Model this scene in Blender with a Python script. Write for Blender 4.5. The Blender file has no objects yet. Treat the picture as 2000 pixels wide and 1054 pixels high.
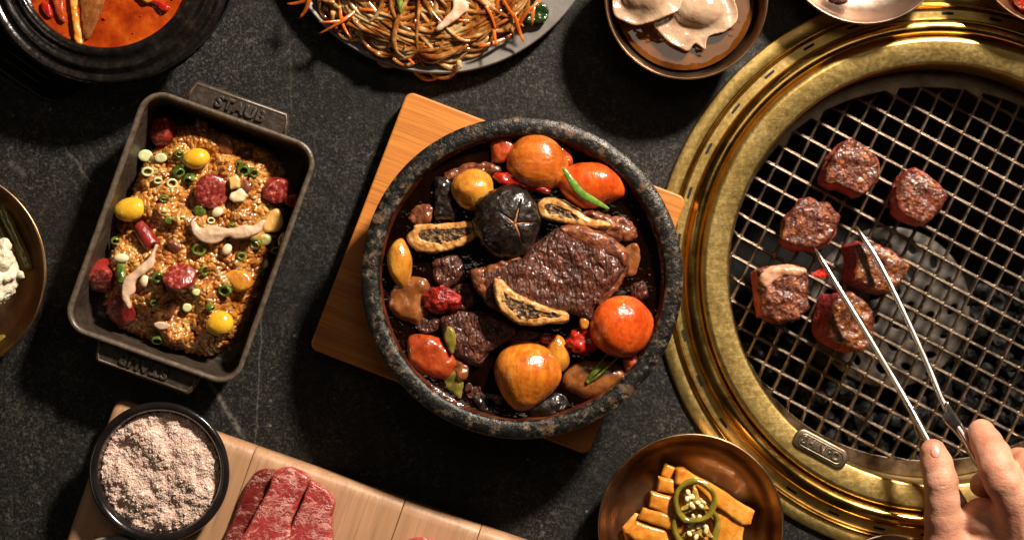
import bpy, math, random
import numpy as np
from math import sin, cos, pi, radians, sqrt, atan2
from mathutils import Vector, Matrix

# ------------------------------------------------------------------ scale, camera, light
S = 1/3000.0            # one modelling unit = 1/3 mm
H = 3600.0              # camera height above the table, in units
sc = bpy.context.scene
cam = bpy.data.cameras.new('camera'); camo = bpy.data.objects.new('camera', cam)
sc.collection.objects.link(camo); sc.camera = camo
camo.location = (0, 0, H*S); camo.rotation_euler = (0, 0, 0)
cam.sensor_width = 36; cam.lens = 36*H/2000.0; cam.clip_start = 0.01; cam.clip_end = 50
cam.dof.use_dof = True; cam.dof.focus_distance = (H-150)*S; cam.dof.aperture_fstop = 5.0

world = bpy.data.worlds.new('World'); sc.world = world; world.use_nodes = True
world.node_tree.nodes['Background'].inputs[0].default_value = (1.0, 0.8, 0.62, 1)
world.node_tree.nodes['Background'].inputs[1].default_value = 0.009
sc.view_settings.view_transform = 'Standard'; sc.view_settings.look = 'None'
sc.view_settings.exposure = 0.0; sc.view_settings.gamma = 1.0

def area(name, loc, target, size, power, col, shape='DISK', size_y=None, spread=180):
    l = bpy.data.lights.new(name, 'AREA'); l.shape = shape; l.size = size
    if size_y: l.size_y = size_y
    l.energy = power; l.color = col; l.spread = radians(spread)
    o = bpy.data.objects.new(name, l); sc.collection.objects.link(o)
    o.location = loc
    o.rotation_euler = (Vector(target)-Vector(loc)).to_track_quat('-Z', 'Y').to_euler()
    return o
area('key_lamp', (0.74, 1.04, 1.0), (0.03, 0, 0), 0.17, 71, (1.0, 0.86, 0.71))
area('overhead_fill', (0.25, 0.55, 1.75), (0.1, 0.0, 0), 0.7, 1.7, (1.0, 0.80, 0.58), 'RECTANGLE', 0.45)  # added fill lamp, gives the flat metal something to reflect
area('left_fill', (-1.1, -0.25, 0.9), (0.0, 0, 0), 0.5, 0.7, (1.0, 0.82, 0.62), 'RECTANGLE', 0.35)  # added weak fill from the left, likewise for the metal reflections

# ------------------------------------------------------------------ helpers: geometry
rng = np.random.default_rng(7); R_ = random.Random(11)
def W(px, py, z=0.0):
    k = (H-z)/H
    return ((px-1000)*k, (527-py)*k, z)
def Wp(pts, z): return [W(p[0], p[1], z)[:2] for p in pts]

def link(o): sc.collection.objects.link(o); return o
def setp(o, label=None, cat=None, group=None, kind=None):
    if label: o['label'] = label
    if cat: o['category'] = cat
    if group: o['group'] = group
    if kind: o['kind'] = kind
    return o
def thing(name, label, cat, loc, rotz=0, group=None):
    o = link(bpy.data.objects.new(name, None)); o.empty_display_size = .01
    o.location = Vector(loc)*S; o.rotation_euler = (0, 0, rotz)
    return setp(o, label, cat, group)
def wloc(p):
    c = np.zeros(3)
    while p is not None: c = c+np.array(p.location)/S; p = p.parent
    return c
def mesh_of(name, V, F, mat, smooth=True):
    me = bpy.data.meshes.new(name)
    V = np.asarray(V, dtype=np.float64)*S
    me.from_pydata(V.tolist(), [], F if isinstance(F, list) else F.tolist())
    me.materials.append(mat)
    if smooth: me.polygons.foreach_set('use_smooth', np.ones(len(me.polygons), dtype=bool))
    me.update(); return me
def local(name, V, F, mat, parent=None, smooth=True, **kw):
    """mesh whose vertices are already in the parent's frame"""
    o = link(bpy.data.objects.new(name, mesh_of(name, V, F, mat, smooth)))
    if parent is not None: o.parent = parent
    return setp(o, **kw)
def mk(name, V, F, mat, parent=None, smooth=True, **kw):
    """mesh given in world units; origin is put at its base (or in its unrotated parent's frame)"""
    V = np.asarray(V, dtype=np.float64)
    c = np.array([(V[:,0].min()+V[:,0].max())/2, (V[:,1].min()+V[:,1].max())/2, V[:,2].min()])
    o = link(bpy.data.objects.new(name, mesh_of(name, V-c, F, mat, smooth)))
    if parent is not None:
        o.parent = parent; o.location = Vector(c-wloc(parent))*S
    else: o.location = Vector(c)*S
    return setp(o, **kw)
class MB:
    def __init__(s): s.V = []; s.F = []; s.n = 0
    def add(s, V, F):
        V = np.asarray(V, float); s.V.append(V)
        s.F += [tuple(i+s.n for i in f) for f in F]; s.n += len(V)
    def get(s): return np.concatenate(s.V), s.F

def lathe(prof, n=160, close=False, cx=0, cy=0, wob=0):
    """prof: list of (r,z); first/last with r==0 become poles"""
    V = []; F = []; rings = []
    for r, z in prof:
        if r < 1e-6: rings.append([len(V)]); V.append((cx, cy, z))
        else:
            a0 = len(V)
            for i in range(n):
                a = 2*pi*i/n; rr = r*(1+wob*(sin(3*a+1)+.6*sin(5*a+2)))
                V.append((cx+rr*cos(a), cy+rr*sin(a), z))
            rings.append(list(range(a0, a0+n)))
    for A, B in zip(rings[:-1], rings[1:]):
        if len(A) == 1 and len(B) == 1: continue
        for i in range(n):
            j = (i+1) % n
            if len(A) == 1: F.append((A[0], B[j], B[i]))
            elif len(B) == 1: F.append((A[i], A[j], B[0]))
            else: F.append((A[i], A[j], B[j], B[i]))
    return np.array(V), F
def smoothprof(pts, k=4):
    """Catmull-Rom through (r,z) points"""
    P = [pts[0]]+list(pts)+[pts[-1]]; out = []
    for i in range(1, len(P)-2):
        p0, p1, p2, p3 = map(np.array, P[i-1:i+3])
        for t in np.linspace(0, 1, k, endpoint=False):
            out.append(tuple(.5*((2*p1)+(-p0+p2)*t+(2*p0-5*p1+4*p2-p3)*t*t+(-p0+3*p1-3*p2+p3)*t**3)))
    out.append(tuple(pts[-1])); return [(max(float(a), 0), float(b)) for a, b in out]
def closedspline(pts, k=6):
    n = len(pts); out = []
    for i in range(n):
        p0, p1, p2, p3 = [np.array(pts[(i+j-1) % n], float) for j in range(4)]
        for t in np.linspace(0, 1, k, endpoint=False):
            out.append(.5*((2*p1)+(-p0+p2)*t+(2*p0-5*p1+4*p2-p3)*t*t+(-p0+3*p1-3*p2+p3)*t**3))
    return np.array(out)
def openspline(pts, k=8):
    P = [pts[0]]+list(pts)+[pts[-1]]; out = []
    for i in range(1, len(P)-2):
        p0, p1, p2, p3 = [np.array(q, float) for q in P[i-1:i+3]]
        for t in np.linspace(0, 1, k, endpoint=False):
            out.append(.5*((2*p1)+(-p0+p2)*t+(2*p0-5*p1+4*p2-p3)*t*t+(-p0+3*p1-3*p2+p3)*t**3))
    out.append(np.array(pts[-1], float)); return np.array(out)
def loft(rings, cap0=True, cap1=True):
    n = len(rings[0]); V = np.concatenate(rings); F = []
    for k in range(len(rings)-1):
        a = k*n; b = a+n
        for i in range(n):
            j = (i+1) % n; F.append((a+i, a+j, b+j, b+i))
    if cap0: F.append(tuple(range(n-1, -1, -1)))
    if cap1: m = (len(rings)-1)*n; F.append(tuple(range(m, m+n)))
    return V, F
def rrect(w, h, r, n=8):
    out = []
    for cx, cy, a0 in ((w/2-r, h/2-r, 0), (-w/2+r, h/2-r, pi/2), (-w/2+r, -h/2+r, pi), (w/2-r, -h/2+r, 1.5*pi)):
        for i in range(n+1): a = a0+pi/2*i/n; out.append((cx+r*cos(a), cy+r*sin(a)))
    return np.array(out)
def z3(p, z): return np.column_stack([p, np.full(len(p), z)])
def tube(P, r, n=8, flat=1.0, cap=True):
    """tube of radius r (number or array) along points P; flat squashes the vertical axis"""
    P = np.asarray(P, float); m = len(P)
    r = np.full(m, r) if np.isscalar(r) else np.asarray(r)
    T = np.gradient(P, axis=0); T /= np.linalg.norm(T, axis=1)[:, None]+1e-9
    up = np.array([0, 0, 1.0]); A = np.cross(T, up); L = np.linalg.norm(A, axis=1)[:, None]
    A = np.where(L < 1e-3, np.array([1.0, 0, 0]), A/(L+1e-9)); B = np.cross(A, T)
    a = np.arange(n)*2*pi/n
    V = P[:, None]+r[:, None, None]*(np.cos(a)[None, :, None]*A[:, None]+flat*np.sin(a)[None, :, None]*B[:, None])
    V = V.reshape(-1, 3); F = []
    for k in range(m-1):
        for i in range(n):
            j = (i+1) % n; F.append((k*n+i, k*n+j, (k+1)*n+j, (k+1)*n+i))
    if cap: F.append(tuple(range(n-1, -1, -1))); F.append(tuple(range((m-1)*n, m*n)))
    return V, F
def sweep(P, w, h, n=3):
    """rounded-rectangle section swept along P; w wide (horizontal), h high, arrays"""
    P = np.asarray(P, float); m = len(P)
    T = np.gradient(P, axis=0); T /= np.linalg.norm(T, axis=1)[:, None]
    A = np.cross(T, [0, 0, 1.0]); A /= np.linalg.norm(A, axis=1)[:, None]; B = np.cross(A, T)
    rings = []
    for k in range(m):
        q = rrect(w[k], h[k], min(w[k], h[k])*.4, n)
        rings.append(P[k]+q[:, :1]*A[k]+q[:, 1:]*B[k])
    return loft(rings)
# value noise
LAT = rng.random((32, 32, 32))
def vnoise(X, Y, Z, wl, off=0.0):
    x, y, z = X/wl+off*7.3, Y/wl+off*3.1, Z/wl+off*5.7
    xi, yi, zi = np.floor(x).astype(int), np.floor(y).astype(int), np.floor(z).astype(int)
    fx, fy, fz = x-xi, y-yi, z-zi
    fx, fy, fz = [f*f*(3-2*f) for f in (fx, fy, fz)]
    def L(a, b, c): return LAT[(xi+a) & 31, (yi+b) & 31, (zi+c) & 31]
    r = 0
    for a, wa in ((0, 1-fx), (1, fx)):
        for b, wb in ((0, 1-fy), (1, fy)):
            for c, wc in ((0, 1-fz), (1, fz)): r = r+wa*wb*wc*L(a, b, c)
    return r*2-1
def smin(a, b, k):
    h = np.clip(.5+.5*(b-a)/k, 0, 1); return b*(1-h)+a*h-k*h*(1-h)
def capsule(X, Y, Z, a, b, ra, rb):
    a = np.array(a, float); b = np.array(b, float); d = b-a
    t = np.clip(((X-a[0])*d[0]+(Y-a[1])*d[1]+(Z-a[2])*d[2])/(d@d+1e-9), 0, 1)
    return np.sqrt((X-a[0]-t*d[0])**2+(Y-a[1]-t*d[1])**2+(Z-a[2]-t*d[2])**2)-(ra+(rb-ra)*t)
def ellipsoid(X, Y, Z, c, r):
    k = np.sqrt(((X-c[0])/r[0])**2+((Y-c[1])/r[1])**2+((Z-c[2])/r[2])**2); return (k-1)*min(r)
def polysd(X, Y, poly):
    P = np.asarray(poly); d = np.full(X.shape, 1e18); s = np.ones(X.shape)
    n = len(P)
    for i in range(n):
        a = P[i]; b = P[i-1]; ex, ey = b-a; wx, wy = X-a[0], Y-a[1]
        t = np.clip((wx*ex+wy*ey)/(ex*ex+ey*ey+1e-12), 0, 1)
        d = np.minimum(d, (wx-ex*t)**2+(wy-ey*t)**2)
        c1 = Y >= a[1]; c2 = Y < b[1]; c3 = ex*wy > ey*wx
        s = np.where((c1 & c2 & c3) | (~c1 & ~c2 & ~c3), -s, s)
    return s*np.sqrt(d)
def surfnets(f, lo, hi, h):
    lo = np.array(lo, float)-h*2; hi = np.array(hi, float)+h*2
    n = np.ceil((hi-lo)/h).astype(int)+1
    ax = [lo[i]+h*np.arange(n[i]) for i in range(3)]
    X, Y, Z = np.meshgrid(*ax, indexing='ij')
    v = f(X, Y, Z)
    ins = v < 0
    cx, cy, cz = n-1
    acc = np.zeros((cx, cy, cz, 3)); cnt = np.zeros((cx, cy, cz))
    offs = [(a, b, c) for a in (0, 1) for b in (0, 1) for c in (0, 1)]
    def sl(o): return tuple(slice(o[i], o[i]+n[i]-1) for i in range(3))
    for o in offs:
        for ax_ in range(3):
            if o[ax_]: continue
            p = list(o); p[ax_] = 1; p = tuple(p)
            v0 = v[sl(o)]; v1 = v[sl(p)]; m = ins[sl(o)] != ins[sl(p)]
            t = np.where(m, v0/np.where(m, v0-v1, 1), 0)
            for k in range(3):
                acc[..., k] += np.where(m, o[k]+(t if k == ax_ else 0), 0)
            cnt += m
    act = cnt > 0; idx = -np.ones(act.shape, int); idx[act] = np.arange(act.sum())
    c = np.argwhere(act); V = lo+(c+acc[act]/cnt[act][:, None])*h
    F = []
    # x edges
    for ax_ in range(3):
        u, w = (ax_+1) % 3, (ax_+2) % 3
        a = [slice(0, n[i]-1) for i in range(3)]; a[ax_] = slice(0, n[ax_]-1); a[u] = slice(1, n[u]-1); a[w] = slice(1, n[w]-1)
        b = list(a); b[ax_] = slice(1, n[ax_])
        A = ins[tuple(a)]; B = ins[tuple(b)]; e = np.argwhere(A != B)
        if len(e) == 0: continue
        base = e.copy(); base[:, u] += 1; base[:, w] += 1
        flip = A[tuple(e.T)]
        def g(du, dw):
            q = base.copy(); q[:, u] -= du; q[:, w] -= dw; return idx[tuple(q.T)]
        q = np.stack([g(1, 1), g(0, 1), g(0, 0), g(1, 0)], 1)
        q[~flip] = q[~flip][:, ::-1]; F.append(q)
    return V, np.concatenate(F)
def chunk(poly, z0, z1, rnd=10, namp=0, nwl=20, h=3, dome=0, seed=0, extra=None, tilt=None):
    """rounded solid with the given world-unit outline between z0 and z1"""
    P = np.asarray(poly); lo = [P[:, 0].min()-4, P[:, 1].min()-4, z0-3]; hi = [P[:, 0].max()+4, P[:, 1].max()+4, z1+abs(dome)+8]
    zc, hz = (z0+z1)/2, (z1-z0)/2
    cen = P.mean(0)
    if tilt: hi[2] += abs(tilt[0])*(hi[0]-lo[0])/2+abs(tilt[1])*(hi[1]-lo[1])/2; lo[2] -= 0
    def f(X, Y, Z):
        d2 = polysd(X[:, :, 0], Y[:, :, 0], P)[:, :, None]
        zt = 0
        if dome: zt = dome*np.clip(-d2/(abs(dome)*3+20), 0, 1)**.6
        if tilt: zt = zt+(tilt[0]*(X-cen[0])+tilt[1]*(Y-cen[1]))
        q1 = d2+rnd; q2 = np.abs(Z-zc-zt/2)-(hz+zt/2)+rnd
        d = np.minimum(np.maximum(q1, q2), 0)+np.sqrt(np.maximum(q1, 0)**2+np.maximum(q2, 0)**2)-rnd
        if namp: d = d+namp*(vnoise(X, Y, Z, nwl, seed)+.5*vnoise(X, Y, Z, nwl*.45, seed+2))
        if extra: d = extra(d, X, Y, Z)
        return d
    return surfnets(f, lo, hi, h)
def uvs(nu=10, nv=7):
    V = [(0, 0, 1)]; F = []
    for j in range(1, nv):
        for i in range(nu): a = 2*pi*i/nu; b = pi*j/nv; V.append((sin(b)*cos(a), sin(b)*sin(a), cos(b)))
    V.append((0, 0, -1)); e = len(V)-1
    for i in range(nu):
        k = (i+1) % nu; F.append((0, 1+i, 1+k)); F.append((e, e-nu+k, e-nu+i))
        for j in range(nv-2): a = 1+j*nu; F.append((a+i, a+nu+i, a+nu+k, a+k))
    return np.array(V, float), F
def rotm(ax, ay, az):
    return np.array(Matrix.Rotation(az, 3, 'Z') @ Matrix.Rotation(ay, 3, 'Y') @ Matrix.Rotation(ax, 3, 'X'))

# ------------------------------------------------------------------ helpers: materials
def hx(s):
    c = [int(s[i:i+2], 16)/255 for i in (0, 2, 4)]
    return tuple((x/12.92 if x <= .04045 else ((x+.055)/1.055)**2.4) for x in c)
class NT:
    def __init__(s, name):
        s.m = bpy.data.materials.new(name); s.m.use_nodes = True; s.t = s.m.node_tree
        s.b = s.t.nodes['Principled BSDF']; s.tc = s.n('ShaderNodeTexCoord').outputs['Object']
    def n(s, t, **kw):
        nd = s.t.nodes.new(t)
        for k, v in kw.items(): setattr(nd, k, v)
        return nd
    def l(s, a, b): s.t.links.new(a, b)
    def mapping(s, sc=(1, 1, 1), rot=(0, 0, 0), loc=(0, 0, 0)):
        m = s.n('ShaderNodeMapping'); m.inputs['Scale'].default_value = sc; m.inputs['Rotation'].default_value = rot
        m.inputs['Location'].default_value = loc; s.l(s.tc, m.inputs['Vector']); return m.outputs[0]
    def noise(s, wl, det=4, rough=.55, vec=None, dist=0):
        n = s.n('ShaderNodeTexNoise'); n.inputs['Scale'].default_value = 1/(wl*S); n.inputs['Detail'].default_value = det
        n.inputs['Roughness'].default_value = rough; n.inputs['Distortion'].default_value = dist
        s.l(vec or s.tc, n.inputs['Vector']); return n.outputs['Fac']
    def voro(s, wl, feat='F1', vec=None, out='Distance', rnd=1):
        n = s.n('ShaderNodeTexVoronoi', feature=feat); n.inputs['Scale'].default_value = 1/(wl*S)
        n.inputs['Randomness'].default_value = rnd
        s.l(vec or s.tc, n.inputs['Vector']); return n.outputs[out]
    def ramp(s, fac, stops, interp='LINEAR'):
        r = s.n('ShaderNodeValToRGB'); r.color_ramp.interpolation = interp
        e = r.color_ramp.elements
        while len(e) < len(stops): e.new(.5)
        for i, (p, c) in enumerate(stops):
            e[i].position = p
            c = hx(c) if isinstance(c, str) else (c if isinstance(c, tuple) else (c, c, c)); e[i].color = (*c, 1)
        s.l(fac, r.inputs[0]); return r.outputs[0]
    def mix(s, f, a, b, mode='MIX'):
        m = s.n('ShaderNodeMix', data_type='RGBA', blend_type=mode)
        for v, i in ((f, 0), (a, 6), (b, 7)):
            if hasattr(v, 'default_value'): s.l(v, m.inputs[i])
            elif i == 0: m.inputs[0].default_value = v
            else: m.inputs[i].default_value = (*(hx(v) if isinstance(v, str) else v), 1)
        return m.outputs[2]
    def math(s, op, a, b=0.0, c=0.0):
        m = s.n('ShaderNodeMath', operation=op)
        for i, v in enumerate((a, b, c)):
            if hasattr(v, 'default_value'): s.l(v, m.inputs[i])
            else: m.inputs[i].default_value = v
        return m.outputs[0]
    def bump(s, layers):
        prev = None
        for hgt, dist in layers:
            b = s.n('ShaderNodeBump'); b.inputs['Strength'].default_value = 1; b.inputs['Distance'].default_value = dist*S
            s.l(hgt, b.inputs['Height'])
            if prev: s.l(prev, b.inputs['Normal'])
            prev = b.outputs[0]
        s.l(prev, s.b.inputs['Normal'])
        if s.b.inputs['Coat Weight'].default_value > 0: s.l(prev, s.b.inputs['Coat Normal'])
    def set(s, **kw):
        for k, v in kw.items():
            i = s.b.inputs[k.replace('_', ' ')]
            if hasattr(v, 'default_value'): s.l(v, i)
            elif isinstance(v, str): i.default_value = (*hx(v), 1)
            elif isinstance(v, tuple) and len(v) == 3 and i.type == 'RGBA': i.default_value = (*v, 1)
            else: i.default_value = v
        return s
def simple(name, stops, wl=30, rough=.4, bumps=(), sss=0, sssr=(1, .4, .2), sscale=4, metal=0, coat=0, spec=.5, det=5, dist=0, coatr=.08, rvar=0, trans=0, ior=1.45):
    """noise-coloured principled material; bumps: (wavelength, height) pairs in units"""
    t = NT(name); f = t.noise(wl, det, .6, dist=dist)
    col = t.ramp(f, stops) if len(stops) > 1 else None
    if col is not None: t.set(Base_Color=col)
    else: t.set(Base_Color=stops[0][1])
    t.set(Roughness=rough, Metallic=metal, Specular_IOR_Level=spec, IOR=ior)
    if rvar:
        t.set(Roughness=t.ramp(t.noise(wl*.6, 4), [(.35, max(rough-rvar, .02)), (.65, rough+rvar)]))
    if coat: t.set(Coat_Weight=coat, Coat_Roughness=coatr)
    if sss: t.set(Subsurface_Weight=sss, Subsurface_Radius=sssr, Subsurface_Scale=sscale*S)
    if trans: t.set(Transmission_Weight=trans)
    if bumps: t.bump([(t.noise(w, 3, .6), a) for w, a in bumps])
    return t.m

# ------------------------------------------------------------------ materials of the setting and vessels
def m_table():
    t = NT('dark_stone')
    big = t.noise(260, 5, .6); mid = t.noise(38, 6, .7); fine = t.noise(5.5, 4, .7)
    base = t.ramp(mid, [(.3, (.002, .002, .002)), (.52, (.0055, .0052, .005)), (.72, (.020, .019, .017))])
    spk = t.ramp(fine, [(.52, 0.0), (.60, .35), (.68, 1.0)])
    v1 = t.mapping((1, .22, 1), (0, 0, .55)); f1 = t.ramp(t.noise(6, 3, .6, v1, 1.2), [(.60, 0.0), (.70, .6)])
    v2 = t.mapping((.3, 1, 1), (0, 0, -.95)); f2 = t.ramp(t.noise(8, 4, .65, v2, 1.5), [(.62, 0.0), (.72, .5)])
    g2 = t.ramp(t.noise(13, 5, .75), [(.54, 0.0), (.64, .7)])
    m = t.mix(1.0, spk, f1, 'LIGHTEN'); m = t.mix(1.0, m, f2, 'LIGHTEN'); m = t.mix(1.0, m, g2, 'LIGHTEN')
    patch = t.ramp(big, [(.36, .12), (.62, .9)])
    m = t.math('MULTIPLY', m, patch)
    col = t.mix(m, base, (.115, .106, .094))
    spots = t.ramp(t.voro(34), [(.0, 1.0), (.055, .9), (.10, 0.0)])
    sm = t.math('MULTIPLY', spots, t.ramp(t.noise(90, 2), [(.48, 0.0), (.6, .8)]))
    col = t.mix(sm, col, (.17, .155, .125))
    # pale scratches worn into the stone
    sx = t.n('ShaderNodeSeparateXYZ'); t.l(t.tc, sx.inputs[0])
    wob = t.noise(40, 3)
    for (ax, ay), (bx, by), w, br in (((405, 735), (478, 860), 7, .14), ((512, 590), (498, 900), 2.2, .10), ((115, 270), (182, 362), 4, .085),
                                      ((566, 60), (568, 230), 3.2, .045), ((14, 315), (52, 345), 9, .07), ((200, 60), (60, 250), 2, .06), ((690, 960), (760, 1010), 2.5, .06)):
        a = np.array(W(ax, ay)[:2])*S; b = np.array(W(bx, by)[:2])*S; d = b-a; L = np.linalg.norm(d); d /= L
        along = t.math('ADD', t.math('MULTIPLY', sx.outputs[0], float(d[0])), t.math('MULTIPLY_ADD', sx.outputs[1], float(d[1]), float(-a@d)))
        nn = np.array([-d[1], d[0]])
        acr = t.math('ADD', t.math('MULTIPLY', sx.outputs[0], float(nn[0])), t.math('MULTIPLY_ADD', sx.outputs[1], float(nn[1]), float(-a@nn)))
        acr = t.math('ABSOLUTE', t.math('ADD', acr, t.math('MULTIPLY_ADD', wob, 14*S, -7*S)))
        lat = t.math('SUBTRACT', 1.0, t.math('DIVIDE', acr, w*S)); lat.node.use_clamp = True
        e0 = t.math('DIVIDE', along, .12*L); e0.node.use_clamp = True
        e1 = t.math('DIVIDE', t.math('SUBTRACT', L, along), .12*L); e1.node.use_clamp = True
        k = t.math('MULTIPLY', t.math('MULTIPLY', lat, e0), e1)
        k = t.math('MULTIPLY', k, t.ramp(t.noise(9, 4, .7), [(.38, .15), (.6, 1.0)]))
        col = t.mix(k, col, (br, br*.95, br*.82))
    t.set(Base_Color=col, Roughness=t.ramp(mid, [(.3, .62), (.7, .42)]), Specular_IOR_Level=.22)
    t.bump([(mid, 1.6), (fine, 1.0), (t.noise(120, 3), 3)])
    return t.m
def m_wood(name, cols, wl=26, rough=.42, stretch=.07, ring=.5, bump=.5, coat=0, knots=False):
    t = NT(name)
    vec = t.mapping((stretch, 1, 1))
    n1 = t.noise(wl, 6, .62, vec, .6); n2 = t.noise(wl*.22, 5, .7, t.mapping((stretch*.35, 1, 1)))
    c = t.ramp(n1, cols)
    dark = t.ramp(n2, [(.36, 1.0), (.47, 0.0)])
    pores = t.math('MULTIPLY', dark, ring)
    c = t.mix(pores, c, tuple(x*.35 for x in (hx(cols[0][1]) if isinstance(cols[0][1], str) else cols[0][1])))
    big = t.noise(wl*9, 3, .5); c = t.mix(t.ramp(big, [(.35, .0), (.7, .38)]), c, cols[-1][1])
    t.set(Base_Color=c, Roughness=rough)
    if coat: t.set(Coat_Weight=coat, Coat_Roughness=.25)
    t.bump([(n2, bump), (t.noise(5, 3, .7, vec), bump*.5)])
    return t.m
def m_granite():
    t = NT('speckled_stone')
    a = t.noise(15, 6, .72); b = t.noise(34, 5, .7); c = t.noise(6, 3, .7)
    col = t.ramp(a, [(.42, (.003, .003, .003)), (.50, (.012, .011, .010)), (.555, (.060, .048, .034)), (.63, (.13, .105, .078)), (.72, (.36, .30, .22))])
    col = t.mix(t.ramp(b, [(.47, 0.0), (.53, .95)]), col, (.005, .0045, .004))
    col = t.mix(t.ramp(t.noise(38, 5, .7, t.mapping(loc=(3, 2, 1))), [(.56, 0.0), (.64, .6)]), col, (.17, .095, .05))
    t.set(Base_Color=col, Roughness=t.ramp(b, [(.35, .22), (.65, .45)]), Specular_IOR_Level=.4)
    t.bump([(b, 3.0), (a, 1.6), (c, .8)])
    return t.m
def m_metal(name, c0, c1, rough=.3, rv=.08, wl=60, bump=.15, scr=True, metal=1.0, aniso=0):
    t = NT(name)
    n = t.noise(wl, 6, .65); f = t.noise(6, 4, .7)
    col = t.ramp(n, [(.35, c0), (.65, c1)])
    t.set(Base_Color=col, Metallic=metal, Roughness=t.ramp(n, [(.35, rough-rv), (.65, rough+rv)]))
    L = [(n, bump*4), (f, bump)]
    if scr:
        L.append((t.noise(7, 3, .6, t.mapping((1, .12, 1), (0, 0, .7))), bump*.8)); L.append((t.noise(7, 3, .6, t.mapping((.12, 1, 1), (0, 0, .3))), bump*.8))
    t.bump(L); return t.m
def m_brass_flat():
    t = NT('worn_brass')
    a = t.noise(60, 6, .7); f = t.noise(9, 5, .75)
    col = t.ramp(a, [(.36, (.38, .26, .080)), (.52, (.48, .34, .115)), (.68, (.58, .43, .17))])
    col = t.mix(t.ramp(f, [(.52, 0.0), (.68, .25)]), col, (.66, .52, .25))
    col = t.mix(t.ramp(t.noise(26, 5, .7, t.mapping(loc=(1, 4, 2))), [(.56, 0.0), (.66, .3)]), col, (.20, .14, .05))
    t.set(Base_Color=col, Metallic=1.0, Roughness=t.ramp(f, [(.35, .34), (.65, .46)]))
    t.bump([(a, .6), (f, .22), (t.noise(7, 3, .6, t.mapping((1, .06, 1), (0, 0, .9))), .22), (t.noise(7, 3, .6, t.mapping((.06, 1, 1), (0, 0, .5))), .18)])
    return t.m

M = {}
M['table'] = m_table()
M['granite'] = m_granite()
M['brass'] = m_metal('polished_brass', (.56, .33, .075), (.74, .47, .13), .20, .06, 70, .05)
M['brass_flat'] = m_brass_flat()
M['bronze'] = m_metal('satin_bronze', (.27, .16, .085), (.40, .255, .145), .34, .05, 60, .08)
M['tin'] = m_metal('satin_rose_tin', (.50, .36, .28), (.60, .45, .36), .33, .05, 60, .08)
M['steel'] = m_metal('brushed_steel', (.60, .57, .54), (.72, .69, .65), .22, .05, 50, .05)
M['grate'] = m_metal('oiled_grate_steel', (.085, .060, .042), (.235, .18, .135), .36, .08, 45, .2)
M['iron'] = simple('matte_cast_iron', [(.3, (.020, .014, .010)), (.55, (.038, .027, .020)), (.75, (.060, .045, .034))], 18, .42, [(7, 1.0), (30, 1.0)], spec=.6, rvar=.1)
M['iron_rim'] = simple('worn_iron_rim', [(.3, (.045, .032, .022)), (.6, (.11, .082, .058)), (.8, (.17, .135, .10))], 14, .38, [(6, .7)], spec=.7)
M['blackglaze'] = simple('black_glaze', [(.35, (.006, .005, .005)), (.65, (.014, .011, .010))], 60, .2, [(12, .3), (70, 1.2)], coat=.5, coatr=.12)
M['blackplastic'] = simple('black_plastic', [(.4, (.007, .007, .008)), (.7, (.012, .012, .013))], 60, .34, [(4, .2)])
M['earthen'] = simple('brown_black_earthenware', [(.3, (.003, .0025, .0025)), (.55, (.008, .006, .005)), (.75, (.024, .017, .013))], 22, .25, [(9, .7), (50, 1.5)], coat=.4, rvar=.1)
M['plate'] = simple('grey_stoneware', [(.3, (.13, .12, .108)), (.6, (.20, .185, .17)), (.8, (.26, .243, .225))], 60, .38, [(10, .5), (60, 1.5)], coat=.15, coatr=.3)
M['glazein'] = simple('red_brown_sauce_glaze', [(.35, (.035, .008, .004)), (.6, (.12, .028, .012)), (.8, (.22, .06, .03))], 40, .16, [(12, 1), (50, 2)], coat=.7)
M['board'] = m_wood('amber_wood', [(.30, (.33, .092, .010)), (.5, (.48, .155, .018)), (.70, (.58, .225, .033))], 17, .5, .05, .6, .5)
M['cuttingwood'] = m_wood('pale_maple_wood', [(.25, (.25, .125, .058)), (.5, (.37, .20, .102)), (.75, (.47, .275, .155))], 34, .46, .05, .45, .5)
M['hole'] = simple('hole_black', [(.4, (.003, .003, .003)), (.7, (.006, .005, .005))], 30, .8)  # near-black for the pit and for the painted dark of the slots

# ------------------------------------------------------------------ table with the round opening for the grill
GC = W(1830, 535)[:2]
def build_table():
    n = 192; V = []; F = []
    # rectangle boundary reached along rays from the grill centre
    x0, x1, y0, y1 = -6000., 6000., -4500., 4500.
    rr = [520.]
    for k, z in enumerate((-90., 0.)):
        for i in range(n): a = 2*pi*i/n; V.append((GC[0]+520*cos(a), GC[1]+520*sin(a), z))
    for f, zz in ((.12, 0), (.4, 0), (1, 0), (1, -90)):
        for i in range(n):
            a = 2*pi*i/n; dx, dy = cos(a), sin(a)
            tx = abs(((x1 if dx > 0 else x0)-GC[0])/(dx if abs(dx) > 1e-9 else 1e-9)); ty = abs(((y1 if dy > 0 else y0)-GC[1])/(dy if abs(dy) > 1e-9 else 1e-9))
            T = min(tx, ty); L = 520+(T-520)*f; V.append((GC[0]+dx*L, GC[1]+dy*L, zz))
    for k in range(5):
        for i in range(n): j = (i+1) % n; F.append((k*n+i, (k+1)*n+i, (k+1)*n+j, k*n+j))
    return local('table', V, F, M['table'], smooth=False, kind='structure')
build_table()

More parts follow.
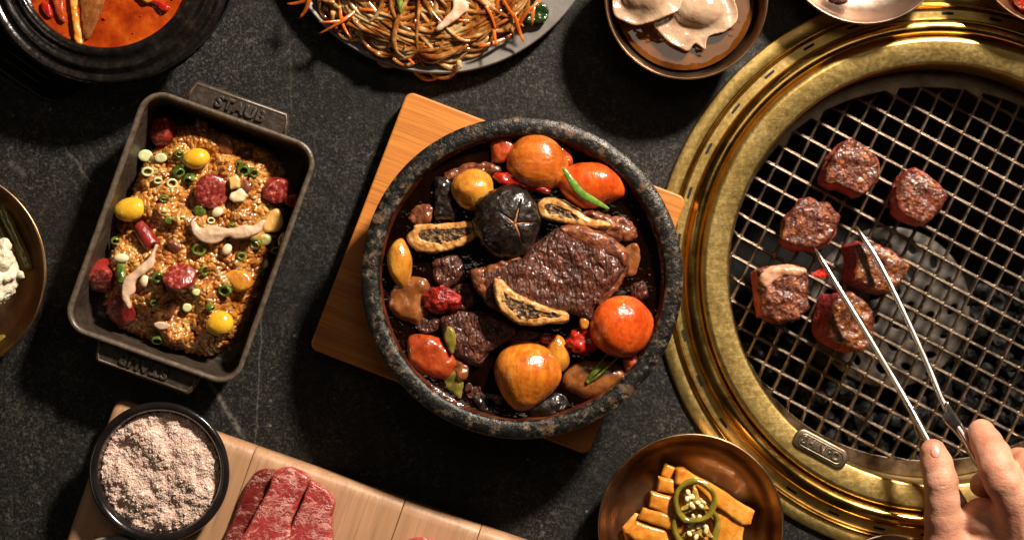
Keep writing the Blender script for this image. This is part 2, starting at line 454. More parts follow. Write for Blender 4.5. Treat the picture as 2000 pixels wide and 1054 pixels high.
# ------------------------------------------------------------------ brass table grill
grill = thing('table_grill', 'big round brass charcoal grill sunk into the dark table, under the tongs', 'grill', (GC[0], GC[1], 0))
def gl(prof, name, mat, n=256, **kw):
    V, F = lathe(prof, n); return local(name, V, F, M[mat], grill, **kw)
def bev(pts): return pts
gl([(519, -60), (519, 1), (519, 6), (521, 8), (552, 9), (555, 7.5), (556, 4), (556, .6), (519, .4)], 'outer_flange', 'brass_flat')
gl([(522, 9), (520, 3.5), (516, 2.4)], 'outer_groove', 'brass')
gl(smoothprof([(528, 10), (524, 15), (520, 11), (517, 4)], 4), 'bead', 'brass')
gl([(517, 2.2), (500, 2.0), (497, 2.0)], 'slotted_channel', 'brass_flat')
gl(smoothprof([(499, 0), (498, 9), (494, 17), (486, 22), (477, 23), (470, 18), (465, 8), (462, 4)], 5), 'raised_ring', 'brass')
gl(smoothprof([(464, 2), (461, 16), (457, 20), (452, 21.5)], 3)+[(452, 21.5), (414, 19), (410.5, 17.5), (408, 14), (405.5, -66), (405.5, -70)], 'inner_ring', 'brass_flat')
gl([(409.5, -20), (409, -60), (406, -140), (390, -300), (340, -338), (0, -344)], 'fire_bowl', 'hole', 96)
gl(smoothprof([(406.5, -64), (404.5, -80), (399, -84), (395, -90), (398, -96), (398, -120)], 3), 'step_ring', 'brass')
for i in range(34):
    a = radians(3+i*360/34); r = 508.5
    V, F = loft([z3(rrect(24, 5.2, 2.5, 4), -.6), z3(rrect(24, 5.2, 2.5, 4), 3.0)])  # solid insert, no opening; its black stands for the shade inside
    m = mesh_of('slot', V, F, M['hole'], False) if i == 0 else slot.data
    slot = link(bpy.data.objects.new('slot', m)); slot.parent = grill
    slot.location = (r*cos(a)*S, r*sin(a)*S, 0); slot.rotation_euler = (0, 0, a+pi/2)
    if i == 0: sl0 = slot
# brass tab overlapping the raised ring on the left
# grate: square rounded cells
def build_grate():
    ga = np.array([33.4, -18.4])*1.01; gb = np.array([-17.2, -35.2])*1.01
    org = np.array(W(1765.1, 240.9, -75)[:2])-np.array(GC)
    R = 404.0; mb = MB(); rimz = 0.0
    cen = np.array([0.0, 0.0]); open_ = set()
    def inside(i, j):
        ok = True
        p = org+(i+.5)*ga+(j+.5)*gb
        return np.hypot(*p) < lim(p)+9
    def lim(p): return 399-26*abs(p[1]/max(np.hypot(*p), 1e-6))**4
    def clampp(P, e):
        out = []
        for p in P:
            r = np.hypot(*p); L = lim(p)-e; out.append(p*min(1, L/r))
        return np.array(out)
    fr = []; n = 4
    def rr(hw, r):   # rounded unit cell in (a,b) coords
        out = []
        for cx, cy, a0 in ((hw-r, hw-r, 0), (-hw+r, hw-r, pi/2), (-hw+r, -hw+r, pi), (hw-r, -hw+r, 1.5*pi)):
            for k in range(n+1): a = a0+pi/2*k/n; out.append((cx+r*cos(a), cy+r*sin(a)))
        return np.array(out)
    lv = [(.5, 0.001, 0.6), (.47, .06, 1.4), (.44, .10, .9), (.424, .13, -1.6), (.416, .14, -5.0), (.413, .14, -10.0)]
    V = {}; 
    for i in range(-18, 26):
        for j in range(-12, 28):
            if inside(i, j): open_.add((i, j))
    for (i, j) in open_:
        c = org+(i+.5)*ga+(j+.5)*gb; rings = []
        for hw, r, z in lv:
            q = rr(hw, r); p = clampp(c+q[:, :1]*ga+q[:, 1:]*gb, (.5-hw)*30)
            # raised crossings: corners sit a bit higher
            rings.append(z3(p, z))
        Vr, Fr = loft(rings, False, False); mb.add(Vr, [f[::-1] for f in Fr])
    Vg, Fg = mb.get()
    g = local('grate', Vg, Fg, M['grate'], grill); g.location = (0, 0, -75*S)
    # solid steel border: everything in the disc that is not an open cell
    hmap = MB(); N = 8
    def cut_(i, j): return any(np.hypot(*(org+(i+a)*ga+(j+b)*gb)) > lim(org+(i+a)*ga+(j+b)*gb) for a, b in ((0, 0), (1, 0), (1, 1), (0, 1)))
    for i in range(-16, 26):
        for j in range(-10, 28):
            if (i, j) in open_ and not cut_(i, j): continue
            for u in range(N):
                for v in range(N):
                    q = []
                    for a, b in ((u, v), (u+1, v), (u+1, v+1), (u, v+1)):
                        q.append(org+(i+a/N)*ga+(j+b/N)*gb)
                    d = [np.hypot(*(p-cen)) for p in q]
                    if min(d) > R: continue
                    if (i, j) in open_:
                        if all(dd < lim(p) for dd, p in zip(d, q)): continue
                        q = [p if dd >= lim(p) else p*lim(p)/dd for dd, p in zip(d, q)]
                    q = [p*(min(1, R/max(np.hypot(*p), 1e-6))) for p in q]
                    hmap.add([(p[0], p[1], -.4) for p in q], [(0, 3, 2, 1)])
    Vb, Fb = hmap.get()
    key = {}; mp = []; VV = []
    for p in np.round(Vb, 2):
        k = tuple(p)
        if k not in key: key[k] = len(VV); VV.append(p)
        mp.append(key[k])
    FF = []
    for f in Fb:
        q = []
        for i in f:
            if mp[i] not in q: q.append(mp[i])
        if len(q) >= 3: FF.append(tuple(q))
    b = local('grate_border', VV, FF, M['grate'], grill); b.location = (0, 0, -75*S)
    # a thin raised lip round each border cell edge comes from the cells themselves
    V, F = lathe([(404, 1.2), (405, -3), (404, -9)], 200); e = local('grate_edge', V, F, M['grate'], grill); e.location = (0, 0, -75*S)
    return g
build_grate()
def text_mesh(name, txt, size, ext, mat, parent, loc, rotz, bold=.0, bevel=.6, spacing=1.0):
    cu = bpy.data.curves.new('lettering', 'FONT'); cu.body = txt; cu.size = size; cu.extrude = ext; cu.offset = bold
    cu.bevel_depth = bevel; cu.bevel_resolution = 2; cu.align_x = 'CENTER'; cu.align_y = 'CENTER'; cu.space_character = spacing; cu.resolution_u = 4
    tmp = bpy.data.objects.new('tmp', cu); sc.collection.objects.link(tmp)
    me = bpy.data.meshes.new_from_object(tmp.evaluated_get(bpy.context.evaluated_depsgraph_get()))
    bpy.data.objects.remove(tmp); bpy.data.curves.remove(cu)
    me.transform(Matrix.Scale(S, 4)); me.materials.clear(); me.materials.append(mat); me.name = name
    o = link(bpy.data.objects.new(name, me)); o.parent = parent; o.location = Vector(loc)*S; o.rotation_euler = (0, 0, rotz)
    return o
p = np.array(W(1603, 876, 24)[:2])-np.array(GC)
M['tabmetal'] = m_metal('warm_grey_steel', (.24, .185, .13), (.42, .34, .25), .40, .06, 45, .12)
tab = link(bpy.data.objects.new('name_tab', None)); tab.parent = grill; tab.empty_display_size = .01; tab.location = (p[0]*S, p[1]*S, 0); tab.rotation_euler = (0, 0, radians(-28))
V, F = loft([z3(rrect(112, 38, 15, 8), 14), z3(rrect(114, 40, 16, 8), 22), z3(rrect(112, 38, 15, 8), 24.5), z3(rrect(107, 33, 13, 8), 25.3)])
local('plate', V, F, M['tabmetal'], tab)
text_mesh('lettering', 'SHINPO', 22, 1.2, M['tabmetal'], tab, (0, 0, 26), 0, .6, .5, 1.08)
V, F = tube([(*q, 25.6) for q in np.vstack([rrect(94, 24, 11.5, 8), rrect(94, 24, 11.5, 8)[:1]])], 1.4, 6, cap=False)
local('raised_frame', V, F, M['tabmetal'], tab)

# burner plate with oval holes and the coals below the grate
def build_fire():
    c = np.array(W(1745, 600, -150)[:2])-np.array(GC)
    holes = []
    for k, (r, m) in enumerate(((38, 5), (82, 10), (128, 15))):
        for i in range(m): a = 2*pi*i/m+k*.4; holes.append((r*cos(a), r*sin(a), a+.9))
    def f(X, Y, Z):
        R = np.hypot(X, Y); d = np.maximum(R-165, np.abs(Z+6*(R/165)**2*1.5)-6)
        for hx_, hy_, a in holes:
            u = (X-hx_)*cos(a)+(Y-hy_)*sin(a); v = -(X-hx_)*sin(a)+(Y-hy_)*cos(a)
            d = np.maximum(d, -(np.sqrt((u/13)**2+(v/7)**2)-1)*7)
        return d
    V, F = surfnets(f, (-168, -168, -26), (168, 168, 8), 3.2)
    m = simple('ash_grey_ceramic', [(.3, (.04, .032, .026)), (.6, (.08, .066, .055)), (.8, (.115, .098, .085))], 60, .55, [(20, 2), (6, .6)])
    o = local('burner_plate', V, F, m, grill); o.location = (c[0]*S, c[1]*S, -185*S)
    mb = MB(); U, UF = uvs(9, 6)
    for _ in range(300):
        a = R_.uniform(pi*1.02, 1.98*pi); r = 375*sqrt(R_.random()); x, y = r*cos(a), r*sin(a)-20
        z = -235+8*sin(x*.02)+R_.uniform(0, 26)
        if (x-c[0])**2+(y-c[1])**2 < 150**2: z -= 45
        s = R_.uniform(14, 30)
        q = U*(1+.32*np.array([vnoise(np.array([v[0]*9+x]), np.array([v[1]*9+y]), np.array([v[2]*9]), 6)[0] for v in U]))[:, None]
        q = (q*np.array([s, s*R_.uniform(.6, 1), s*.7]))@rotm(R_.random()*3, R_.random()*3, R_.random()*3).T
        mb.add(q+[x, y, z], UF)
    V, F = mb.get()
    mc = simple('glinting_charcoal', [(.35, (.0015, .0015, .0015)), (.55, (.004, .004, .004)), (.7, (.022, .02, .018))], 9, .5, [(8, 3), (3, 1)], spec=.4)
    local('charcoal', V, F, mc, grill, smooth=False, kind='stuff')
    me = NT('glowing_ember'); nz = me.noise(9, 4, .7); me.set(Base_Color=(.05, .01, .005), Roughness=.8, Emission_Color=me.ramp(nz, [(.42, (.05, .0, .0)), (.6, (1.0, .04, .01))]), Emission_Strength=1.6)
    for (ex, ey, er) in ((1604, 534, 15), (1588, 536, 9)):
        q = (U*[er, er*.6, er*.5])+[*(np.array(W(ex, ey, -130)[:2])-np.array(GC)), -130]; local('ember', q, UF, me.m, grill)
build_fire()

# ------------------------------------------------------------------ vessels
def vessel(name, label, cat, cx, cy, Rapp, h, prof, mat, z0=0, group=None, wob=0, n=160):
    """prof in fractions of the real rim radius / units of z above z0"""
    x, y, _ = W(cx, cy, z0+h); R = Rapp*(H-z0-h)/H
    root = thing(name, label, cat, (x, y, z0), 0, group)
    V, F = lathe([(r*R, z) for r, z in prof], n, wob=wob)
    local('body', V, F, M[mat], root)
    return root, (x, y), R
def bowl_prof(h, base=.45, t=6, R=180, lip=.02):
    T = t/R
    return smoothprof([(0, 0), (base, 0), (base+.05, 6), (base+(1-base)*.62, h*.30), (.955, h*.72), (1-.004, h-3), (1.0, h)], 6) + \
        smoothprof([(1-T*.5, h+1.2), (1-T, h-1), (1-T*1.25, h-6), (.945-T, h*.72), (base+(1-base)*.60-T, h*.30+t), (base-.02, t+3), (0, t+2)], 6)

# stone pot on its board
BC = W(972.5, 533, 55)
board = thing('trivet_board', 'square amber wooden board under the hot stone pot, dark table around it', 'wooden board', (BC[0], BC[1], 0), radians(-21.0))
def bevbox(w, h, z0, z1, r=8, b=5, n=5):
    return loft([z3(rrect(w-2*b, h-2*b, max(r-b, 1), n), z0), z3(rrect(w-.6*b, h-.6*b, r, n), z0+.3*b), z3(rrect(w, h, r, n), z0+b), z3(rrect(w, h, r, n), z1-b),
                 z3(rrect(w-.6*b, h-.6*b, r, n), z1-.3*b), z3(rrect(w-2*b, h-2*b, max(r-b, 1), n), z1)])
V, F = bevbox(576, 530, 14, 55, 16, 3.5); local('slab', V, F, M['board'], board, smooth=False)
for sx_ in (-1, 1):
    V, F = bevbox(46, 440, 0, 14, 5, 2); o = local('foot', V, F, M['board'], board, smooth=False); o.location = (sx_*200*S, 0, 0)
pot, PC, PR = vessel('stone_pot', 'wide speckled black stone pot of braised short ribs on the amber board', 'stone pot', 1019, 542, 315, 135,
    smoothprof([(0, 0), (.66, 0), (.74, 6), (.86, 50), (.955, 100), (.992, 120), (1.0, 129), (.985, 134), (.955, 137), (.915, 136.5), (.892, 133), (.884, 126)], 6), 'granite', 55, wob=.002, n=220)
V, F = lathe([(r*PR, z) for r, z in smoothprof([(.886, 128), (.876, 116), (.862, 100), (.83, 80), (.79, 50), (.6, 26), (0, 22)], 6)], 160)
local('inner_glaze', V, F, M['glazein'], pot)

# cast-iron baking dish
DROT = radians(-19.7); DZ = 125
dc = W(372, 463.5, DZ)
dish = thing('baking_dish', 'rectangular black cast-iron baking dish of glazed rice with two stamped handles', 'baking dish', (dc[0], dc[1], 0), DROT)
DW, DH = 361*.965, 498*.965
def dring(ins, z, r): return z3(rrect(DW-2*ins, DH-2*ins, max(r-ins, 6), 10), z)
V, F = loft([dring(34, 4, 46), dring(28, 6, 46), dring(16, 30, 46), dring(7, 80, 46), dring(2, 112, 46), dring(0, 118, 46)], True, False)
local('wall', V, F, M['iron'], dish)
V, F = loft([dring(0, 118, 46), dring(-1.5, 121, 46), dring(-.8, 124.5, 46), dring(2.5, 126, 46), dring(6, 125.5, 46), dring(8.5, 123, 46), dring(9.5, 118, 46)], False, False)
local('rim', V, F, M['iron_rim'], dish)
V, F = loft([dring(9.5, 118, 46), dring(13, 90, 46), dring(19, 45, 46), dring(27, 22, 46), dring(36, 16, 46)], False, True)
local('inside', V, F, M['iron'], dish)
for sgn in (1, -1):
    hroot = link(bpy.data.objects.new('handle', None)); hroot.parent = dish; hroot.empty_display_size = .01
    hroot.location = (0, sgn*DH/2*S, 0); hroot.rotation_euler = (0, 0, 0 if sgn > 0 else pi)
    def hp(e, z): 
        pts = [(-104+e, -4), (104-e, -4), (101-e, 20), (96-e, 38-e), (90-e, 43-e), (-90+e, 43-e), (-96+e, 38-e), (-101+e, 20)]
        return z3(np.array(pts), z)
    V, F = loft([hp(2, 92), hp(0, 95), hp(0, 102), hp(1.5, 105), hp(5, 105.5)])
    Vh = V.copy(); ob = bpy.data.objects.new('plate', mesh_of('plate', Vh, F, M['iron'], False)); link(ob); ob.parent = hroot
    # raised edge bead
    V, F = tube([(*q, 104) for q in [(-97, 4), (-95, 24), (-89, 38), (89, 38), (95, 24), (97, 4)]], 3.2, 6)
    ob = local('bead', V, F, M['iron_rim'], hroot)
    text_mesh('lettering', 'STAUB', 30, 2.4, M['iron'], hroot, (4, 19, 107), 0, .5, 1.0, 1.12)

# black earthenware stew pot on a ribbed black tray
sp, SPC, SPR = vessel('stew_pot', 'black earthenware pot filled with orange-red stew on a ribbed tray, top left corner', 'stew pot', 206, -80, 244, 118,
    [(0, 0), (.52, 0)]+smoothprof([(.60, 4), (.80, 34), (.93, 72), (.995, 98), (1.0, 106), (.975, 112), (.95, 111), (.925, 108), (.90, 112), (.87, 117), (.83, 114), (.80, 116), (.77, 121), (.735, 123), (.712, 119)], 5)
    + smoothprof([(.705, 112), (.695, 98), (.68, 80), (.55, 40), (.3, 24)], 4)+[(0, 20)], 'earthen', 16, n=200)
tc_ = W(190, -40, 14)
tray = thing('pot_tray', 'black plastic tray with thin ribs under the stew pot, top left corner', 'tray', (tc_[0], tc_[1], 0))
tp = []
for a in np.linspace(-52, 118, 26): tp.append((212+254*cos(radians(a)), -78+238*sin(radians(a))))
tp += [(150, 172), (118, 193), (100, 199), (78, 190), (20, 152), (-40, 108), (-90, 60), (-110, 0), (-70, -130), (60, -290), (220, -320), (330, -290)]
tpw = np.array(Wp(tp, 16))-np.array(tc_[:2])
cen = tpw.mean(0)
V, F = loft([z3(cen+(tpw-cen)*k, z) for k, z in ((.95, 0), (.985, 3), (1, 10), (1.0, 18), (.992, 20), (.982, 18), (.975, 10))])
local('base', V, F, M['blackplastic'], tray)
for k in range(5):
    a, b = (-20-k*14+60, 88+k*17), (128-k*16+8, 166+k*4-4)
    a = (0-k*4, 66+k*19); b = (134-k*19, 162+k*6.5)
    P = [np.array([*(np.array(W(*q, 12)[:2])-np.array(tc_[:2])), 11.5]) for q in (a, b)]
    V, F = tube(np.linspace(P[0], P[1], 6), 1.5, 6); local('rib', V, F, M['blackplastic'], tray)

# noodle plate
plate, PLC, PLR = vessel('noodle_plate', 'grey stoneware plate heaped with glass noodles at the top edge', 'plate', 858, -178, 322, 42,
    smoothprof([(0, 0), (.55, 0), (.62, 3), (.86, 22), (.985, 38), (1.0, 42)], 5)+smoothprof([(.992, 45), (.975, 44), (.85, 30), (.66, 14), (.5, 10), (0, 9)], 5), 'plate', 0, wob=.003)

# bronze bowls
bA, bAC, bAR = vessel('dumpling_bowl', 'bronze bowl of clear amber broth holding the pale dumplings', 'bowl', 1341, -4, 160, 120, bowl_prof(120, .5, 5, 155), 'bronze')
bB, bBC, bBR = vessel('small_bowl', 'rose-tinted tin bowl with bare inner wall standing on the top edge of the brass grill', 'bowl', 1691, -121, 169, 70, bowl_prof(70, .5, 5, 165), 'tin', 22)
bC, bCC, bCR = vessel('kimchi_bowl', 'dark bronze bowl with red pickle in the top right corner', 'bowl', 2065, -112, 166, 70, bowl_prof(70, .5, 5, 165), 'bronze', 22)
bD, bDC, bDR = vessel('vegetable_bowl', 'gold-toned bronze bowl of cauliflower at the left edge', 'bowl', -112, 530, 203, 95, bowl_prof(95, .55, 5, 195), 'bronze')
bE, bEC, bER = vessel('pickle_bowl', 'bronze bowl of orange pickled radish at the bottom edge', 'bowl', 1350, 1028, 182, 85, bowl_prof(85, .62, 5, 178), 'bronze')
bF, bFC, bFR = vessel('sauce_dish', 'sliver of a small bronze dish at the bottom edge left of the thumb', 'dish', 1738, 1152, 109, 60, bowl_prof(60, .5, 4, 105), 'tin')

# cutting board of glued maple staves
ccx = W(225, 778, 60); CR = radians(-19.3)
cut = thing('cutting_board', 'pale maple cutting board under the raw beef and the salt bowl', 'cutting board', (ccx[0], ccx[1], 0), CR)
xs = [0, 285, 590, 745, 905, 1080]
CHH = 560
def stave(x0, x1, left=False, right=False):
    g = .7; x0 += 0 if left else g; x1 -= 0 if right else g
    # cross-section in y,z extruded along x: rounded long edges
    sec = []
    for a in np.linspace(0, 90, 7): sec.append((-16+16*sin(radians(a)) if False else -16*(1-sin(radians(a))), 44+16*cos(radians(a))))
    top = [(-26, 60), (-15, 58.6), (-7, 54.5), (-2, 48), (0, 40), (0, 14), (-5, 6), (-14, 4)]
    bot = [(-CHH+14, 4), (-CHH+5, 6), (-CHH, 14), (-CHH, 44), (-CHH+5, 54), (-CHH+14, 60)]
    prof = top+bot
    n = len(prof); xsn = [x0, x1]
    rings = []
    def ring(x, sh):  # sh: shrink for rounded end
        out = []
        cy, cz = -CHH/2, 32
        for y, z in prof: out.append((x, cy+(y-cy)*(1-sh*16/CHH*2), cz+(z-cz)*(1-sh*.42)))
        return np.array(out)
    if left: rings += [ring(x0, 1.0), ring(x0+2, .55), ring(x0+7, .2), ring(x0+16, 0)]
    else: rings += [ring(x0, .02), ring(x0+1.5, 0)]
    for q in np.linspace(x0+30, x1-20, 4): rings.append(ring(q, 0))
    if right: rings += [ring(x1-16, 0), ring(x1-7, .2), ring(x1-2, .55), ring(x1, 1)]
    else: rings += [ring(x1-1.5, 0), ring(x1, .02)]
    V, F = loft(rings); return V, [f[::-1] for f in F]
for k in range(len(xs)-1):
    V, F = stave(xs[k], xs[k+1], k == 0, k == len(xs)-2)
    cxm = (xs[k]+xs[k+1])/2
    V = np.array(V); V2 = V-[cxm, -CHH/2, 0]
    # grain runs across the board: stave length is local Y, so turn the mesh axes
    V3 = np.column_stack([V2[:, 1], -V2[:, 0], V2[:, 2]+k*0.0])
    o = local('plank', V3, F, M['cuttingwood'], cut, smooth=False); o.location = (cxm*S, -CHH/2*S, 0); o.rotation_euler = (0, 0, pi/2)
    for pl in o.data.polygons: pl.use_smooth = True

# salt bowl
sbz = 60
sb, SBC, SBR = vessel('salt_bowl', 'round glossy black bowl of pink salt on the cutting board corner', 'bowl', 310, 922, 137.5, 52,
    smoothprof([(0, 0), (.62, 0), (.70, 3), (.90, 22), (.99, 42), (1.0, 48), (.985, 52.5), (.95, 54), (.91, 53), (.875, 48), (.86, 40), (.82, 26), (.6, 12), (0, 10)], 6), 'blackglaze', sbz)
sb2, _, _ = vessel('dipping_dish', 'rim of a grey dish below the salt bowl at the bottom edge', 'dish', 222, 1146, 100, 30, bowl_prof(30, .5, 5, 82), 'plate', 60)

# ------------------------------------------------------------------ food materials
def m_meat(name, stops, wl=16, rough=.3, bumps=((9, 5), (4, 2.2)), coat=.5, sss=.12):
    bumps = [(w*1.35, h*.62) if i else (w*1.25, h*.9) for i, (w, h) in enumerate(bumps)]
    return simple(name, stops, wl, rough+.1, bumps, sss=sss, sscale=3, coat=coat, coatr=.06, det=6, rvar=.1, spec=.3)
M['broth'] = simple('dark_soy_broth', [(.4, (.0025, .0007, .0003)), (.6, (.006, .0016, .0006)), (.8, (.02, .005, .0016))], 60, .05, [(40, 3.0), (14, 1.0)], coat=.6, coatr=.03)
M['clearbroth'] = simple('amber_clear_broth', [(.35, (.045, .013, .002)), (.55, (.10, .032, .005)), (.75, (.18, .066, .011))], 110, .05, [(70, 1.5)], coat=.8, coatr=.03)
M['stew'] = simple('orange_red_soup', [(.32, (.15, .010, .002)), (.5, (.34, .042, .004)), (.68, (.46, .095, .007))], 60, .14, [(22, 1.5), (7, .5)], coat=.6, sss=.2)
M['ribmeat'] = m_meat('braised_beef', [(.3, (.018, .006, .004)), (.5, (.055, .022, .013)), (.7, (.11, .048, .028))], 14, .34, ((11, 9), (4.5, 4)), .45)
def m_ribface():
    t = NT('braised_beef_grain')
    w = t.n('ShaderNodeTexNoise'); w.inputs['Scale'].default_value = 1/(20*S); w.inputs['Detail'].default_value = 4; t.l(t.tc, w.inputs['Vector'])
    mv = t.n('ShaderNodeVectorMath', operation='MULTIPLY_ADD'); t.l(w.outputs['Color'], mv.inputs[0]); mv.inputs[1].default_value = (12*S, 12*S, 12*S); t.l(t.tc, mv.inputs[2])
    def mp(sc_, r):
        m = t.n('ShaderNodeMapping'); m.inputs['Scale'].default_value = sc_; m.inputs['Rotation'].default_value = (0, 0, r); t.l(mv.outputs[0], m.inputs[0]); return m.outputs[0]
    e1 = t.voro(12, 'DISTANCE_TO_EDGE', mp((1, .34, 1), .6)); e2 = t.voro(6, 'DISTANCE_TO_EDGE', mp((1, .4, 1), .5))
    n = t.noise(26, 5, .65)
    col = t.ramp(n, [(.34, (.026, .007, .004)), (.52, (.075, .021, .012)), (.68, (.17, .050, .027))])
    col = t.mix(t.ramp(e1, [(0, .65), (.10, 0.0)]), col, (.012, .003, .002))
    col = t.mix(t.ramp(e2, [(.10, 0.0), (.30, .22)]), col, (.20, .066, .038))
    t.set(Base_Color=col, Roughness=.45, Specular_IOR_Level=.3, Coat_Weight=.5, Coat_Roughness=.07)
    t.bump([(t.ramp(e1, [(0, 0.0), (.2, 1.0)]), 1.7), (t.ramp(e2, [(0, 0.0), (.25, 1.0)]), .6), (t.noise(18, 3), 5)])
    return t.m
M['ribmeat'] = m_ribface()
M['ribfat'] = m_meat('glazed_beef_fat', [(.34, (.05, .012, .006)), (.5, (.145, .040, .017)), (.68, (.33, .12, .048))], 20, .25, ((12, 4), (5, 1.6)), .7, .25)
M['bone'] = m_meat('rib_bone_edge', [(.3, (.22, .075, .016)), (.5, (.50, .24, .06)), (.7, (.70, .46, .20))], 16, .3, ((9, 2.2), (4, 1.2)), .6, .3)
M['marrow'] = m_meat('dark_marrow', [(.40, (.012, .006, .003)), (.52, (.075, .036, .014)), (.64, (.34, .19, .075))], 7, .4, ((6, 5), (3, 2.5)), .3)
M['shiitake'] = m_meat('shiitake_cap_skin', [(.36, (.004, .0025, .002)), (.54, (.012, .007, .005)), (.70, (.038, .023, .015))], 12, .3, ((16, 3.5), (6, 1.6)), .8, .03)
M['shiflesh'] = m_meat('mushroom_flesh', [(.3, (.20, .07, .025)), (.7, (.42, .20, .09))], 12, .35, ((5, 1),), .4, .2)
def m_onion(name, c0, c1, c2, axis=(1, .18, 1), rot=0.3):
    t = NT(name); v = t.mapping(axis, (0, 0, rot))
    n = t.noise(22, 5, .6, v); col = t.ramp(n, [(.3, c0), (.52, c1), (.75, c2)])
    col = t.mix(t.ramp(t.noise(60, 3), [(.4, 0.0), (.7, .5)]), col, c0)
    st = t.ramp(t.noise(34, 5, .65, t.mapping(loc=(5, 3, 1))), [(.46, 0.0), (.66, .5)])
    col = t.mix(st, col, tuple(x*k for x, k in zip(c0, (.42, .30, .3))))
    col = t.mix(t.ramp(t.noise(7, 4, .7), [(.60, 0.0), (.70, .25)]), col, tuple(x*.35 for x in c0))
    t.set(Base_Color=col, Roughness=t.ramp(t.noise(18, 4), [(.38, .14), (.62, .34)]), Coat_Weight=.7, Coat_Roughness=.08, Subsurface_Weight=.75, Subsurface_Radius=(1, .38, .10), Subsurface_Scale=15*S, Specular_IOR_Level=.4)
    t.bump([(n, 2.6), (t.noise(34, 3), 1.6), (t.noise(6, 3, .6, v), .8)]); return t.m
M['onion'] = m_onion('soy_stained_onion', (.40, .085, .006), (.66, .21, .018), (.80, .38, .06))
M['onion2'] = m_onion('amber_radish', (.32, .062, .007), (.55, .145, .016), (.70, .27, .05), (.25, 1, 1))
M['carrot'] = m_onion('glazed_carrot', (.46, .048, .006), (.70, .105, .011), (.78, .18, .024), (1, .6, 1))
M['carrot2'] = m_onion('soaked_carrot', (.26, .030, .006), (.42, .065, .012), (.55, .13, .03), (1, .6, 1))
M['chestnut'] = m_onion('cooked_chestnut', (.40, .13, .014), (.66, .30, .035), (.76, .44, .09), (1, .5, 1))
M['potato'] = m_onion('soy_soaked_potato', (.15, .045, .010), (.28, .095, .022), (.42, .18, .05), (1, .7, 1))
M['jujube'] = m_meat('wrinkled_jujube', [(.34, (.07, .003, .002)), (.52, (.22, .008, .004)), (.68, (.38, .025, .012))], 14, .22, ((13, 8), (6, 3)), .7, .15)
M['pepper'] = m_meat('red_pepper_skin', [(.34, (.17, .005, .003)), (.54, (.36, .013, .005)), (.70, (.48, .04, .014))], 20, .2, ((18, 3),), .8, .2)
M['green'] = simple('scallion_green', [(.36, (.022, .050, .006)), (.52, (.10, .155, .016)), (.66, (.30, .36, .07))], 14, .28, [(5, .8)], sss=.2, coat=.5)
M['scpale'] = simple('scallion_white', [(.3, (.42, .46, .16)), (.55, (.62, .64, .34)), (.8, (.75, .75, .55))], 12, .28, [(5, .6)], sss=.3, coat=.5)
M['leaf'] = simple('herb_leaf', [(.3, (.05, .12, .012)), (.6, (.13, .26, .03)), (.8, (.25, .38, .08))], 12, .32, [(5, 1)], sss=.1, coat=.4)
def m_rice():
    t = NT('soy_glazed_rice')
    n = t.noise(26, 4, .6); big = t.noise(70, 3, .5)
    col = t.ramp(n, [(.34, (.28, .078, .011)), (.49, (.56, .205, .034)), (.66, (.76, .40, .13))])
    col = t.mix(t.ramp(big, [(.34, .75), (.47, 0.0)]), col, (.28, .08, .013))
    t.set(Base_Color=col, Roughness=.24, Coat_Weight=.8, Coat_Roughness=.1, Subsurface_Weight=.6, Subsurface_Radius=(1, .5, .2), Subsurface_Scale=7*S)
    t.bump([(t.noise(5, 3, .6), .8)]); return t.m
M['rice'] = m_rice()
M['ricebase'] = m_meat('sticky_rice_mass', [(.3, (.16, .05, .01)), (.6, (.36, .14, .03)), (.8, (.55, .27, .08))], 18, .3, ((8, 3),), .6, .2)
M['ginkgo'] = simple('ginkgo_nut', [(.3, (.66, .34, .012)), (.7, (.78, .50, .05))], 26, .16, [(20, 2.0), (6, .4)], sss=.4, sssr=(1, .7, .1), coat=.8, coatr=.06, sscale=5)
M['sausage'] = m_meat('cured_sausage', [(.36, (.11, .010, .008)), (.48, (.22, .022, .018)), (.58, (.36, .07, .05)), (.66, (.54, .22, .15))], 8, .26, ((7, 2.2), (3.5, 1)), .7, .25)
M['sauskin'] = m_meat('sausage_skin', [(.3, (.13, .008, .006)), (.6, (.26, .020, .014)), (.8, (.36, .05, .03))], 18, .24, ((8, 3),), .7, .2)
M['mush'] = simple('pale_mushroom_slice', [(.3, (.52, .32, .20)), (.6, (.68, .48, .33)), (.8, (.78, .60, .44))], 24, .34, [(10, 1), (4, .5)], sss=.35, coat=.35)
M['nut'] = simple('pale_pine_nut', [(.3, (.66, .52, .28)), (.7, (.80, .70, .46))], 12, .3, [(6, .6)], sss=.3, coat=.5)
M['nutyel'] = simple('cooked_chestnut_cube', [(.3, (.55, .30, .08)), (.55, (.72, .47, .16)), (.8, (.80, .64, .34))], 22, .3, [(7, 1)], sss=.3, coat=.4)
M['noodle'] = simple('glass_noodle', [(.38, (.16, .036, .005)), (.5, (.33, .125, .022)), (.62, (.56, .36, .16))], 38, .16, [(8, .4)], sss=.45, sssr=(1, .6, .3), coat=.8, coatr=.1, sscale=6)
M['carrotstrip'] = simple('carrot_strip', [(.3, (.40, .07, .006)), (.6, (.56, .135, .012)), (.8, (.66, .22, .03))], 40, .26, [(7, .7)], sss=.35, coat=.6, sscale=5)
M['darkgreen'] = simple('cooked_spinach', [(.3, (.008, .020, .005)), (.6, (.02, .05, .012)), (.8, (.05, .10, .03))], 14, .25, [(8, 2)], coat=.6)
M['dump'] = simple('dumpling_skin', [(.36, (.34, .21, .13)), (.5, (.44, .30, .195)), (.66, (.52, .38, .26))], 70, .16, [(34, 4)], det=2, sss=.7, sssr=(1, .5, .25), coat=.6, coatr=.15, sscale=8)
